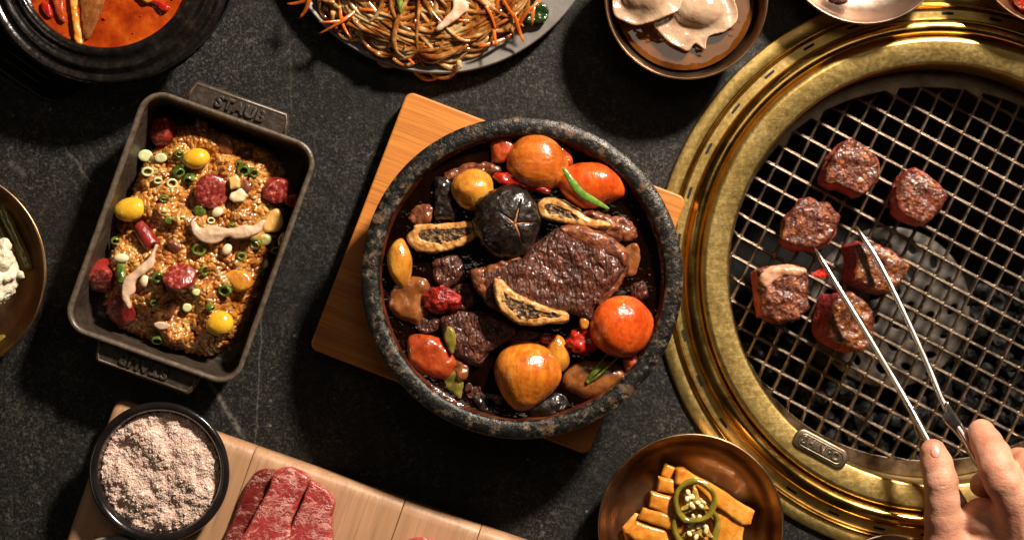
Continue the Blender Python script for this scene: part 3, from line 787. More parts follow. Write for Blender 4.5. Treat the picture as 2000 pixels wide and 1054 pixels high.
M['kimchi'] = m_meat('red_pickle', [(.3, (.22, .006, .004)), (.6, (.45, .025, .010)), (.8, (.55, .09, .03))], 20, .2, ((10, 4),), .8, .2)
M['caul'] = simple('cauliflower_floret', [(.3, (.62, .53, .36)), (.6, (.78, .72, .56)), (.8, (.84, .80, .68))], 22, .45, [(7, 3), (3.5, 1.2)], sss=.35)
M['stem'] = simple('pickled_green_stem', [(.3, (.10, .085, .012)), (.6, (.20, .16, .025)), (.8, (.32, .26, .06))], 30, .25, [(12, 1)], coat=.6, sss=.2)
M['radish'] = simple('orange_pickled_radish', [(.34, (.46, .145, .012)), (.5, (.60, .24, .028)), (.66, (.68, .36, .08))], 34, .2, [(26, 2), (9, .7)], sss=.4, sssr=(1, .5, .15), coat=.6, sscale=7)
M['jala'] = simple('pickled_jalapeno', [(.3, (.10, .085, .008)), (.6, (.24, .19, .020)), (.8, (.42, .33, .07))], 24, .18, [(12, 1)], coat=.8, sss=.3)
M['jalain'] = simple('pepper_membrane', [(.3, (.26, .15, .02)), (.7, (.46, .30, .05))], 14, .3, [(7, 2)], coat=.6, sss=.3)
M['seed'] = simple('pepper_seed', [(.3, (.74, .56, .24)), (.7, (.82, .70, .42))], 9, .3, [(4, 1)], coat=.5, sss=.3)
M['salt'] = simple('pink_salt', [(.3, (.46, .31, .25)), (.48, (.65, .48, .40)), (.7, (.76, .62, .54))], 20, .42, [(4, 1.0)], sss=.2, sscale=2)
def m_marble(name, base=(.40, .048, .042), deep=(.26, .020, .020), fat=(.66, .33, .27), wl=30, amount=.040):
    t = NT(name)
    w = t.n('ShaderNodeTexNoise'); w.inputs['Scale'].default_value = 1/(16*S); w.inputs['Detail'].default_value = 5
    t.l(t.tc, w.inputs['Vector'])
    mv = t.n('ShaderNodeVectorMath', operation='MULTIPLY_ADD'); t.l(w.outputs['Color'], mv.inputs[0])
    mv.inputs[1].default_value = (18*S, 18*S, 18*S); t.l(t.tc, mv.inputs[2])
    def mp(sc_, r):
        m = t.n('ShaderNodeMapping'); m.inputs['Scale'].default_value = sc_; m.inputs['Rotation'].default_value = (0, 0, r); t.l(mv.outputs[0], m.inputs[0]); return m.outputs[0]
    def ridge(w_, th, sc_, r, det=3):
        v = t.n('ShaderNodeTexNoise'); v.inputs['Scale'].default_value = 1/(w_*S); v.inputs['Detail'].default_value = det; v.inputs['Distortion'].default_value = .8
        t.l(mp(sc_, r), v.inputs['Vector'])
        return t.ramp(t.math('ABSOLUTE', t.math('SUBTRACT', v.outputs['Fac'], .5)), [(0, 1.0), (th*.5, .7), (th, 0.0)])
    k1 = ridge(wl*1.5, amount*.62, (.55, 1.4, 1), .35); k2 = ridge(wl*.75, amount*.9, (.5, 1.5, 1), .1, 2); k3 = ridge(wl*.4, amount*.8, (.7, 1.2, 1), .6, 2)
    msk = t.ramp(t.noise(40, 4, .6), [(.40, .15), (.58, 1.0)]); msk2 = t.ramp(t.noise(26, 4, .6, t.mapping(loc=(2, 1, 5))), [(.45, 0.0), (.58, .9)])
    k = t.mix(1.0, t.math('MULTIPLY', k1, msk), t.math('MULTIPLY', k2, msk2), 'LIGHTEN'); k = t.mix(1.0, k, t.math('MULTIPLY', k3, t.math('MULTIPLY', msk2, .6)), 'LIGHTEN')
    k = t.math('MULTIPLY', k, .95)
    b = t.ramp(t.noise(20, 5, .65), [(.32, deep), (.68, base)])
    t.set(Base_Color=t.mix(k, b, fat), Roughness=.34, Coat_Weight=.35, Coat_Roughness=.25, Subsurface_Weight=.2, Subsurface_Radius=(1, .3, .2), Subsurface_Scale=5*S)
    t.bump([(t.noise(8, 4, .6), 1.4), (k, .8)]); return t.m
M['beef'] = m_marble('marbled_raw_beef')
M['beef2'] = m_marble('shaded_marbled_beef', (.20, .018, .013), (.09, .006, .006), (.42, .20, .15), 30, .035)  # darker copy of the raw beef, the leftmost slice's shade put into the colour
def m_seared(name, side=(.30, .030, .024), side2=(.46, .11, .075), top=(.022, .005, .003), top2=(.105, .024, .011), gold=(.42, .14, .045), zl=.5):
    """seared cube: raw-pink lower sides, browned crust on top (height in its own coordinates)"""
    t = NT(name)
    n = t.noise(13, 6, .7); c = t.ramp(n, [(.36, top), (.52, top2), (.68, gold)])
    s_ = t.ramp(t.noise(22, 5, .6), [(.38, side), (.62, side2)])
    sx = t.n('ShaderNodeSeparateXYZ'); t.l(t.tc, sx.inputs[0])
    z = t.math('ADD', sx.outputs[2], t.math('MULTIPLY_ADD', t.noise(18, 4), 26*S, -13*S))
    f = t.math('DIVIDE', t.math('SUBTRACT', z, 66*S), 12*S); f.node.use_clamp = True
    t.set(Base_Color=t.mix(f, s_, c), Roughness=.42, Specular_IOR_Level=.3, Coat_Weight=.5, Coat_Roughness=.07, Subsurface_Weight=.1, Subsurface_Radius=(1, .3, .2), Subsurface_Scale=4*S)
    t.bump([(t.noise(17, 3, .55), 6.5), (t.noise(7, 3, .55), 2.4)]); return t.m
M['seared'] = m_seared('seared_beef')
M['seared2'] = m_seared('peppered_seared_beef', (.16, .012, .014), (.27, .034, .032), (.022, .007, .003), (.13, .034, .010), (.46, .19, .05))
M['searfat'] = m_meat('rendered_beef_fat', [(.3, (.42, .17, .09)), (.6, (.60, .34, .22)), (.8, (.70, .48, .34))], 26, .26, ((14, 3), (6, 1)), .7, .3)

# ------------------------------------------------------------------ generic food shapes
def pchunk(name, px, z0, z1, mat, label=None, cat=None, group=None, rnd=10, namp=0, nwl=20, h=2.6, dome=0, seed=0, parent=None, extra=None, k=5, spline=True, tilt=None):
    w = np.array(Wp(px, (z0+z1)/2)); 
    if spline: w = closedspline(w, k)
    V, F = chunk(w, z0, z1, rnd, namp, nwl, h, dome, seed, extra, tilt)
    return mk(name, V, F, M[mat], parent, label=label, cat=cat, group=group)
def ell(name, px, py, z, rx, ry, rz, rot, mat, label=None, cat=None, group=None, namp=0, nwl=20, point=0, h=2.4, seed=0, parent=None, tilt=0, extra=None):
    c = W(px, py, z); Rm = rotm(0, tilt, 0)@np.eye(3); ca, sa = cos(rot), sin(rot)
    m = max(rx, ry, rz)*(1+.6*point)+6
    def f(X, Y, Z):
        x, y, zz = X-c[0], Y-c[1], Z-c[2]
        u = x*ca+y*sa; v = -x*sa+y*ca
        if tilt: u, zz = u*cos(tilt)-zz*sin(tilt), u*sin(tilt)+zz*cos(tilt)
        if point: v = np.where(v < 0, v/(1+point*np.clip(-v/ry, 0, 1)**1.0*np.exp(-((u/rx)**2+(zz/rz)**2)*2.2)), v)
        d = (np.sqrt((u/rx)**2+(v/ry)**2+(zz/rz)**2)-1)*min(rx, ry, rz)
        if namp: d = d+namp*vnoise(X, Y, Z, nwl, seed)
        if extra: d = extra(d, u, v, zz)
        return d
    V, F = surfnets(f, [c[0]-m, c[1]-m, c[2]-rz*1.3-4], [c[0]+m, c[1]+m, c[2]+rz*1.3+4], h)
    return mk(name, V, F, M[mat], parent, label=label, cat=cat, group=group)
def disc_surface(name, C, r, z, mat, label, cat, amp=0.0, n=120, rings=14, meniscus=2.5):
    V = [(C[0], C[1], z)]; F = []
    for k in range(1, rings+1):
        rr = r*k/rings
        for i in range(n):
            a = 2*pi*i/n; x, y = C[0]+rr*cos(a), C[1]+rr*sin(a)
            zz = z+(meniscus if k == rings else 0); V.append((x, y, zz))
    V = np.array(V)
    if amp: V[:, 2] += amp*vnoise(V[:, 0], V[:, 1], V[:, 2]*0, 50, 3)
    for i in range(n): F.append((0, 1+i, 1+(i+1) % n))
    for k in range(rings-1):
        a = 1+k*n
        for i in range(n): j = (i+1) % n; F.append((a+i, a+n+i, a+n+j, a+j))
    return mk(name, V, F, M[mat], label=label, cat=cat)

# ------------------------------------------------------------------ what is in the stone pot
disc_surface('soy_broth', PC, PR*.871, 161, 'broth', 'dark brown soy broth filling the speckled stone pot', 'broth', 2.0)
def shi_extra(d, u, v, z):
    for a, L in ((1.45, 50), (.05, 46), (-1.75, 40), (-.95, 44), (2.3, 36), (3.4, 34)):
        uu, vv = u-12, v-2
        al = uu*cos(a)+vv*sin(a); ac = -uu*sin(a)+vv*cos(a)
        w = 3.0*np.clip(1-al/L, 0, 1); w = np.where((al > -3), w, 0)
        g = np.maximum(np.abs(ac)-w, 30-z*1.0-0)   # wedge cut in the cap's top
        d = np.where((al > -3) & (al < L) & (z > 0), np.maximum(d, -(np.abs(ac)-w)*.9-1.0*(w < .2)), d)
    return d
def build_shiitake():
    c = W(989, 434, 195); 
    def f(X, Y, Z):
        x, y, z = X-c[0], Y-c[1], Z-c[2]
        d = (np.sqrt((x/62)**2+(y/68)**2+(z/36)**2)-1)*36+2.6*vnoise(X, Y, Z, 34, 4)+1.2*vnoise(X, Y, Z, 10, 7)
        depth = 0
        for a, L, w0 in ((1.32, 52, 3.6), (.08, 44, 2.6), (-1.15, 48, 4.0), (-1.95, 40, 1.5), (2.45, 40, 3.2), (3.35, 26, 1.4)):
            al = (x-15)*cos(a)+(y+4)*sin(a); ac = -(x-15)*sin(a)+(y+4)*cos(a)
            w = w0*np.clip(1-al/L, 0, 1)*np.clip(al/3+1, 0, 1)
            depth = np.maximum(depth, 4.2*np.clip(1.3-np.abs(ac)/(w+.01), 0, 1)*(w > .15)*(z > 0))
        return d+depth
    V, F = surfnets(f, [c[0]-66, c[1]-72, c[2]-42], [c[0]+66, c[1]+72, c[2]+42], 1.7)
    s = mk('shiitake', V, F, M['shiitake'], label='dark whole shiitake cap with a star cut in the middle of the pot', cat='mushroom')
    # pale flesh showing in the cuts
    for a, L, w0 in ((1.32, 50, 3.4), (-1.15, 46, 3.8), (.08, 40, 2.0), (2.45, 36, 2.6)):
        P = []; rr = []
        for t in np.linspace(0, 1, 9):
            x, y = 15+L*t*cos(a), -4+L*t*sin(a); zz = 36*sqrt(max(0, 1-(x/62)**2-(y/68)**2))
            P.append((c[0]+x, c[1]+y, c[2]+zz-3.6)); rr.append(max(w0*(1-t), .25)*.75)
        Vt, Ft = tube(P, np.array(rr), 6, flat=.5); mk('cut', Vt, Ft, M['shiflesh'], s)
build_shiitake()
rib = [(922, 531), (950, 522), (982, 511), (1004, 505), (1026, 492), (1056, 468), (1090, 446), (1117, 443), (1155, 452), (1198, 468), (1222, 496), (1222, 520), (1206, 548), (1186, 575), (1158, 602), (1150, 622), (1112, 612), (1060, 628), (1020, 628), (975, 608), (950, 590), (935, 568)]
def rib_extra(d, X, Y, Z):
    return d+3.6*vnoise(X, Y, Z, 22, 9)+1.5*np.abs(vnoise(X, Y*1.4, Z, 9, 3))+1.2*vnoise(X, Y, Z, 5.5, 6)
rb = pchunk('braised_rib', rib, 120, 202, 'ribmeat', 'largest braised short rib with a dark fibrous face and bone edge', 'meat', rnd=16, namp=2.4, nwl=34, h=2.0, dome=8, extra=rib_extra)
pchunk('fat', [(1092, 446), (1117, 441), (1160, 449), (1202, 468), (1226, 500), (1222, 522), (1206, 516), (1180, 500), (1158, 494), (1130, 478), (1104, 470)], 150, 207, 'ribfat', rnd=12, namp=3.0, nwl=18, h=2.4, dome=3, parent=rb, seed=5)
pchunk('fat', [(1214, 520), (1226, 512), (1224, 530), (1208, 560), (1188, 584), (1170, 600), (1164, 590), (1184, 566), (1204, 545)], 140, 200, 'ribfat', rnd=8, namp=2.4, nwl=12, h=2.2, parent=rb, seed=6)
pchunk('fat', [(918, 530), (950, 520), (984, 508), (1010, 500), (1016, 508), (990, 522), (968, 538), (950, 552), (960, 580), (975, 606), (955, 596), (934, 570)], 140, 204, 'ribfat', rnd=8, namp=3.0, nwl=10, h=2.2, parent=rb, seed=7)
def bone(px_out, px_in, z, label, parent=None, zh=30):
    inn = closedspline(Wp(px_in, z), 5)
    def rec(d, X, Y, Z):
        di = polysd(X[:, :, 0], Y[:, :, 0], inn)[:, :, None]+2.6*vnoise(X, Y, X*0, 15, 4)
        return np.maximum(d, -np.maximum(di+5, (z-5)-Z))+.7*vnoise(X, Y, Z, 6, 1)
    b = pchunk('rib_bone', px_out, z-zh, z, 'bone', None if parent else label, None if parent else 'bone', None, rnd=6, namp=1.6, nwl=16, h=1.7, parent=parent, extra=rec, dome=2)
    pchunk('marrow', px_in, z-14, z-.5, 'marrow', rnd=3, namp=2.6, nwl=7, h=1.7, parent=b)
    return b
bone([(964, 546), (980, 545), (992, 558), (1010, 573), (1040, 588), (1072, 600), (1106, 610), (1110, 622), (1102, 630), (1070, 632), (1039, 635), (1010, 630), (989, 618), (974, 600), (966, 575)],
     [(978, 560), (990, 568), (1010, 582), (1042, 596), (1080, 608), (1100, 614), (1092, 622), (1062, 626), (1034, 627), (1008, 620), (990, 606), (980, 586)], 224, '', rb, 40)
bone([(794, 462), (808, 448), (812, 440), (860, 437), (925, 432), (940, 440), (935, 458), (915, 474), (888, 486), (855, 494), (830, 494), (808, 484)],
     [(812, 458), (826, 446), (870, 442), (925, 439), (930, 450), (912, 466), (880, 474), (845, 478), (822, 472)], 182, 'oval marrow bone slice left of the shiitake cap')
bone([(1049, 398), (1062, 387), (1084, 387), (1110, 396), (1130, 408), (1150, 426), (1186, 434), (1190, 443), (1170, 446), (1130, 441), (1090, 434), (1062, 426), (1050, 412)],
     [(1058, 402), (1070, 394), (1090, 397), (1108, 404), (1124, 415), (1138, 428), (1160, 436), (1130, 434), (1096, 427), (1068, 418)], 192, 'long thin marrow bone slice right of the shiitake cap')
# meaty tissue between the second bone and the big rib
pchunk('meat_scrap', [(1128, 420), (1150, 412), (1180, 418), (1206, 432), (1216, 452), (1212, 470), (1190, 462), (1160, 450), (1140, 442)], 130, 180, 'ribfat', 'ragged dark meat shred above the largest rib', 'meat', rnd=9, namp=4, nwl=10, h=2.4)
ell('pearl_onion', 1050, 318, 170, 58, 56, 46, .3, 'onion2', 'whole amber onion at the top rim of the stone pot', 'onion', namp=4.5, nwl=46)
ell('simmered_onion', 1030, 724, 176, 62, 56, 48, -.18, 'onion', 'large orange onion with a pointed end at the bottom of the stone pot', 'onion', namp=4.0, nwl=50, point=.32)
ell('carrot_chunk', 1153, 360, 168, 60, 42, 36, -.18, 'carrot', 'oblong glossy carrot chunk at the upper right in the stone pot', 'carrot', namp=6, nwl=44)
ell('carrot_ball', 1214, 636, 186, 60, 57, 46, 0, 'carrot', 'big round orange-red carrot at the lower right in the stone pot', 'carrot', namp=7, nwl=58, seed=3)
ell('chestnut', 924, 370, 174, 41, 38, 32, -.5, 'chestnut', 'round yellow chestnut above the marrow bone left of the shiitake', 'chestnut', namp=4.5, nwl=30)
ell('chestnut', 779, 512, 168, 24, 46, 24, .05, 'chestnut', 'oblong yellow chestnut against the left wall of the stone pot', 'chestnut', namp=4.5, nwl=30, seed=2)
ell('chestnut', 1090, 690, 164, 22, 38, 22, .1, 'chestnut', 'yellow chestnut half hidden behind the pointed orange onion', 'chestnut', namp=4.5, nwl=30, seed=4)
ell('jujube', 864, 585, 172, 37, 25, 20, -.05, 'jujube', 'wrinkled bright red jujube at the left in the stone pot', 'jujube', namp=4.2, nwl=10)
pchunk('dried_chili', [(964, 346), (974, 337), (1005, 335), (1040, 346), (1066, 362), (1078, 374), (1066, 380), (1040, 374), (1005, 366), (978, 360)], 166, 192, 'pepper', 'flattened red chili above the shiitake cap', 'chili', rnd=10, namp=2.4, nwl=16)
pchunk('red_pepper', [(1118, 650), (1136, 640), (1158, 650), (1170, 662), (1164, 682), (1140, 690), (1116, 682), (1106, 666)], 150, 190, 'pepper', 'torn red pepper piece left of the round carrot', 'pepper', rnd=10, namp=4, nwl=14)
pchunk('pepper_seed_piece', [(1132, 622), (1144, 618), (1150, 630), (1144, 642), (1134, 640)], 165, 198, 'chestnut', 'small yellow bit between the round carrot and red pepper', 'vegetable bit', rnd=5, namp=1, nwl=10)
pchunk('mushroom_strip', [(850, 352), (872, 346), (884, 360), (886, 392), (890, 424), (870, 430), (850, 424), (852, 390)], 140, 176, 'shiitake', 'dark glossy mushroom strip beside the upper chestnut', 'mushroom', rnd=10, namp=3, nwl=13)
pchunk('brown_mushroom', [(866, 342), (900, 322), (940, 316), (975, 326), (985, 340), (950, 344), (900, 350), (872, 358)], 135, 168, 'ribfat', 'brown mushroom lying along the upper left wall of the pot', 'mushroom', rnd=10, namp=4, nwl=14, seed=8)
ell('small_shiitake', 1068, 792, 158, 42, 23, 22, .28, 'shiitake', 'small dark mushroom cap below the pointed orange onion', 'mushroom', namp=3, nwl=14)
pchunk('mushroom_gill', [(905, 745), (925, 735), (945, 748), (975, 760), (990, 780), (965, 800), (930, 790), (905, 770)], 130, 160, 'ribmeat', 'black sunken mushroom at the bottom of the stone pot', 'mushroom', rnd=10, namp=4, nwl=14, seed=9)
pchunk('potato_chunk', [(758, 572), (780, 548), (812, 536), (838, 552), (842, 584), (840, 612), (820, 634), (790, 628), (764, 606)], 120, 172, 'potato', 'brown translucent radish chunk beside the bright jujube', 'radish', rnd=16, namp=4, nwl=24, dome=4)
pchunk('carrot_wedge', [(796, 664), (822, 648), (856, 656), (882, 680), (892, 712), (868, 740), (830, 734), (804, 712)], 125, 176, 'carrot2', 'dark red soaked carrot wedge at the lower left in the pot', 'carrot', rnd=18, namp=3, nwl=24, dome=4)
pchunk('small_rib', [(862, 618), (905, 606), (960, 612), (1004, 630), (1016, 650), (990, 668), (956, 690), (936, 714), (904, 704), (880, 682), (864, 652)], 125, 178, 'ribmeat', 'smaller dark rib piece left of the pointed orange onion', 'meat', rnd=14, namp=3, nwl=22, h=2.2, dome=3, extra=lambda d, X, Y, Z: d+1.8*np.abs(vnoise(X*1.5, Y*.6, Z, 8, 5)))
pchunk('leek_piece', [(872, 636), (886, 642), (892, 668), (884, 690), (874, 680), (868, 656)], 160, 184, 'stem', 'pale green leek sliver on the smaller rib piece', 'leek', rnd=6, namp=2, nwl=12)
pchunk('radish_chunk', [(1098, 722), (1130, 700), (1170, 700), (1210, 712), (1222, 736), (1196, 762), (1150, 780), (1112, 768), (1094, 746)], 118, 168, 'potato', 'wide brown radish chunk under the curled green sprout', 'radish', rnd=20, namp=3, nwl=30, dome=6, seed=4)
pchunk('radish_cube', [(1214, 482), (1240, 470), (1254, 496), (1252, 530), (1228, 546), (1212, 520)], 120, 162, 'potato', 'brown radish cube between the largest rib and right wall', 'radish', rnd=12, namp=3, nwl=20, seed=6)
pchunk('ginger_piece', [(862, 728), (884, 712), (908, 712), (910, 742), (900, 776), (880, 770), (866, 752)], 125, 164, 'stem', 'yellowish ginger piece at the lower left wall of the pot', 'ginger', rnd=10, namp=3, nwl=16)
pchunk('pepper_slice', [(1056, 652), (1080, 654), (1100, 668), (1106, 684), (1094, 684), (1076, 672), (1056, 668)], 140, 180, 'pepper', 'red pepper sliver tucked behind the pointed orange onion', 'pepper', rnd=6, namp=2, nwl=14, seed=5)
pchunk('sunken_meat', [(770, 640), (790, 640), (800, 660), (796, 690), (780, 690), (768, 664)], 120, 158, 'ribmeat', 'dark meat scrap against the lower left wall of the pot', 'meat', rnd=8, namp=3, nwl=14, seed=3)
pchunk('sunken_meat', [(900, 500), (925, 490), (940, 505), (930, 525), (905, 530), (880, 540), (868, 530)], 125, 158, 'ribmeat', 'dark meat scrap half sunk left of the largest rib', 'meat', rnd=8, namp=3, nwl=14, seed=2)
pchunk('seaweed_bit', [(900, 715), (930, 720), (955, 735), (960, 755), (930, 760), (905, 745)], 125, 159, 'potato', 'brown vegetable bit left of the pointed orange onion', 'vegetable bit', rnd=8, namp=3, nwl=14, seed=11)
def leafblade(name, pts, z, w, mat, label, cat):
    P = openspline([W(x, y, z+dz) for x, y, dz in pts], 6); t = np.linspace(0, 1, len(P))
    V, F = tube(P, w*np.sin(pi*np.clip(t*.94+.04, 0, 1))**.7+.4, 8, flat=.25); return mk(name, V, F, M[mat], label=label, cat=cat)
leafblade('herb_leaf', [(1100, 328, 16), (1115, 352, 18), (1134, 376, 14), (1160, 392, 8), (1190, 408, 2)], 198, 7, 'leaf', 'thin pointed green leaf lying on the oblong carrot', 'herb')
def sprout():
    mb = MB()
    for pts, w in ((((1148, 745, 0), (1162, 722, 6), (1186, 692, 16), (1214, 674, 18)), 1.7), (((1150, 746, 0), (1172, 730, 8), (1200, 704, 14), (1224, 682, 16)), 1.7),
                   (((1146, 748, 0), (1158, 730, 4), (1172, 716, 6), (1180, 708, 8)), 5.5), (((1212, 674, 18), (1222, 668, 19), (1230, 672, 17), (1224, 682, 15)), 4.5)):
        P = openspline([W(x, y, 176+dz) for x, y, dz in pts], 6); t = np.linspace(0, 1, len(P))
        mb.add(*tube(P, w*np.sin(pi*(t*.8+.1))**.5, 7, flat=.6))
    V, F = mb.get(); mk('curled_sprout', V, F, M['green'], label='looped green sprout over the brown radish chunk', cat='herb')
sprout()
FP = [([(846, 508), (880, 492), (905, 512), (900, 548), (868, 566), (846, 544)], 'ribmeat', 'dark sunken meat piece above the bright jujube', 'meat', 21),
      ([(884, 560), (916, 552), (930, 580), (918, 606), (892, 604), (878, 584)], 'ribmeat', 'dark sunken meat piece just right of the bright jujube', 'meat', 22),
      ([(1000, 642), (1040, 640), (1060, 654), (1040, 668), (1012, 674), (992, 664)], 'ribmeat', 'dark meat strip above the pointed orange onion', 'meat', 23),
      ([(1180, 430), (1216, 420), (1240, 440), (1244, 466), (1220, 474), (1196, 456)], 'ribfat', 'brown glazed scrap below the oblong carrot at the right wall', 'meat', 24),
      ([(960, 280), (990, 270), (1004, 290), (996, 316), (966, 318)], 'carrot2', 'dark red onion sliver left of the whole amber onion', 'onion', 25),
      ([(1090, 288), (1112, 296), (1116, 320), (1100, 330), (1092, 312)], 'carrot2', 'dark red sliver between the amber onion and the oblong carrot', 'onion', 26),
      ([(806, 406), (838, 396), (850, 412), (836, 436), (806, 438), (798, 422)], 'ribfat', 'ragged brown scrap above the left marrow bone', 'meat', 27),
      ([(812, 616), (846, 612), (860, 630), (846, 648), (818, 646)], 'ribmeat', 'dark scrap between the brown radish chunk and dark red wedge', 'meat', 28),
      ([(1228, 560), (1256, 552), (1266, 580), (1250, 590), (1232, 580)], 'ribmeat', 'dark scrap against the right wall above the round carrot', 'meat', 29),
      ([(930, 770), (960, 790), (1000, 806), (990, 818), (950, 806), (926, 786)], 'shiitake', 'black mushroom strip along the bottom wall of the pot', 'mushroom', 30),
      ([(888, 700), (914, 712), (906, 742), (890, 738)], 'potato', 'amber radish sliver beside the dark red wedge', 'radish', 31),
      ([(1216, 700), (1240, 692), (1244, 712), (1226, 728)], 'carrot2', 'dark red scrap below the round carrot at the right wall', 'carrot', 32)]
for p, m_, lb, ct, sd in FP: pchunk('stew_piece', p, 128, 168+sd % 3*3, m_, lb, ct, rnd=11, namp=4, nwl=15, seed=sd, h=2.4, dome=3)
# tiny crumbs and oil beads floating on the broth
def floaters():
    mb = MB(); U, UF = uvs(8, 5)
    for _ in range(90):
        a = R_.uniform(0, 2*pi); r = PR*.83*sqrt(R_.random()); s = R_.choice([1.2, 1.6, 2.2, 3.2])
        mb.add(U*[s, s*R_.uniform(.6, 1), s*.5]+[PC[0]+r*cos(a), PC[1]+r*sin(a), 163], UF)
    V, F = mb.get(); mk('floating_crumbs', V, F, M['ribfat'], label='tiny brown crumbs floating on the dark broth', cat='crumbs', kind='stuff')
floaters()

# ------------------------------------------------------------------ rice dish contents
cD, sD = cos(DROT), sin(DROT)
def dl(px, py, z):     # photo position to the dish frame
    x, y, _ = W(px, py, z); x -= dc[0]; y -= dc[1]; return x*cD+y*sD, -x*sD+y*cD
def dw(u, v): return dc[0]+u*cD-v*sD, dc[1]+u*sD+v*cD
def rice_h(u, v):
    d = np.maximum(np.abs(u+4)/142, np.abs(v+4)/212)
    e = np.clip(1-((np.abs(u+6)/146)**3.2+(np.abs(v+6)/216)**4.5), 0, 1)
    z = 20+70*e**.55
    z = z+30*vnoise(u, v, u*0, 56, 5)*np.clip(e*3, 0, 1)+11*vnoise(u, v, u*0, 22, 8)*np.clip(e*3, 0, 1)
    z = z-26*np.clip((u-70)/70, 0, 1)*np.clip((v+40)/120, 0, 1)
    z = z-30*np.clip((-u-90)/50, 0, 1)*np.clip((v-120)/60, 0, 1)
    return z
def ricez(px, py):
    u, v = dl(px, py, 90); return float(rice_h(np.array(u), np.array(v)))
def build_rice():
    n, m = 70, 100; us = np.linspace(-150, 150, n); vs = np.linspace(-218, 218, m)
    U2, V2 = np.meshgrid(us, vs, indexing='ij'); Z = rice_h(U2, V2)-5
    Z = Z+3*vnoise(U2, V2, Z*0, 8, 1)
    V = np.column_stack([U2.ravel(), V2.ravel(), Z.ravel()])
    F = [(i*m+j, (i+1)*m+j, (i+1)*m+j+1, i*m+j+1) for i in range(n-1) for j in range(m-1)]
    x, y = dw(V[:, 0], V[:, 1]); mb = MB(); mb.add(np.column_stack([x, y, V[:, 2]]), F); 
    o = mk('rice_bed', *mb.get(), M['ricebase'], label='sticky dark bed of rice packed in the cast-iron baking dish', cat='rice', kind='stuff')
    mb = MB(); A, AF = uvs(8, 6); cnt = 0
    while cnt < 4800:
        u = R_.uniform(-148, 146); v = R_.uniform(-216, 212)
        e = (abs(u+6)/144)**3.2+(abs(v+6)/213)**4.5
        if e > 1 or (e > .8 and R_.random() < .5): continue
        uu, vv = np.array([u, u+3, u]), np.array([v, v, v+3]); hh = rice_h(uu, vv)
        z = hh[0]; gx, gy = (hh[1]-hh[0])/3, (hh[2]-hh[0])/3
        L = R_.uniform(7.5, 11); w = R_.uniform(4.2, 5.6)
        q = A*[L, w, w*.85]; q[:, 1] += .10*q[:, 0]**2/L*R_.choice([-1, 1])
        q = q@rotm(R_.uniform(-.3, .3), R_.uniform(-.4, .4), (vnoise(np.array([u]), np.array([v]), np.array([0.]), 30, 9)[0]*3+R_.gauss(0, 1.1))).T
        q[:, 2] += q[:, 0]*gx*.8+q[:, 1]*gy*.8
        x, y = dw(u+q[:, 0], v+q[:, 1]); mb.add(np.column_stack([x, y, z+R_.uniform(-5, 4)+q[:, 2]]), AF); cnt += 1
    mk('rice_grains', *mb.get(), M['rice'], label='glossy soy-brown rice grains heaped in the cast-iron baking dish', cat='rice', kind='stuff')
build_rice()
def cyl_piece(name, px, py, z, r, hgt, ax, ay, az, mat, label, cat, group=None, rim='sauskin', sq=1.0, k=1.0):
    """short sausage slice: a cut face and a skin"""
    Rm = rotm(ax, ay, az); c = np.array(W(px, py, z)); n = 28
    prof = [(0, hgt/2+1.5), (r*.55, hgt/2+1.0), (r*.86, hgt/2), (r*.97, hgt/2-2.2), (r, hgt/2-5), (r, -hgt/2+5), (r*.95, -hgt/2+1.5), (r*.8, -hgt/2), (0, -hgt/2)]
    V, F = lathe(prof, n)
    V[:, 1] *= sq; V += np.column_stack([vnoise(V[:, 0], V[:, 1], V[:, 2], 14, 3+k), vnoise(V[:, 0], V[:, 1], V[:, 2], 14, 5+k), vnoise(V[:, 0], V[:, 1], V[:, 2], 9, 1+k)*1.2])*2.8
    top = [f for f in F if all(i < 1+3*n for i in f)]; side = [f for f in F if not all(i < 1+3*n for i in f)]
    Vw = V@Rm.T+c
    root = mk(name, Vw, side, M[rim], label=label, cat=cat, group=group)
    mk('cut_face', Vw[:1+3*n], top, M[mat], root)
    return root
cyl_piece('sausage_slice', 414, 374, ricez(414, 374)+22, 33, 22, .15, .12, 0, 'sausage', 'roundest dark red sausage slice facing up in the rice centre', 'sausage', k=1)
cyl_piece('sausage_slice', 540, 370, ricez(540, 370)+28, 29, 26, .5, .45, .3, 'sausage', 'red sausage slice near the right wall of the baking dish', 'sausage', sq=.85, k=2)
cyl_piece('sausage_slice', 320, 258, ricez(320, 258)+22, 28, 28, -.5, -.5, .5, 'sausage', 'dark sausage slice in the top left corner of the baking dish', 'sausage', k=3)
cyl_piece('sausage_slice', 198, 538, ricez(198, 538)+22, 31, 36, .5, .6, -.5, 'sausage', 'pale pink sausage chunk at the left wall of the baking dish', 'sausage', sq=.95, k=4)
cyl_piece('sausage_slice', 351, 543, ricez(351, 543)+20, 30, 26, -.45, .1, .2, 'sausage', 'sausage slice with charred spots below the rice centre', 'sausage', sq=.9, k=5)
cyl_piece('sausage_slice', 286, 461, ricez(286, 461)+12, 17, 52, 1.35, 0, .55, 'sauskin', 'narrow sausage piece lying on its side left of the pale mushroom', 'sausage', k=6)
cyl_piece('sausage_slice', 570, 388, 52, 15, 18, .6, .3, .3, 'sausage', 'shaded sausage slice deep against the right wall of the baking dish', 'sausage', k=7)
cyl_piece('sausage_slice', 238, 604, ricez(238, 604)+8, 28, 24, .3, -.3, .3, 'sauskin', 'dark sausage slice half buried at the lower left of the rice', 'sausage', k=8)
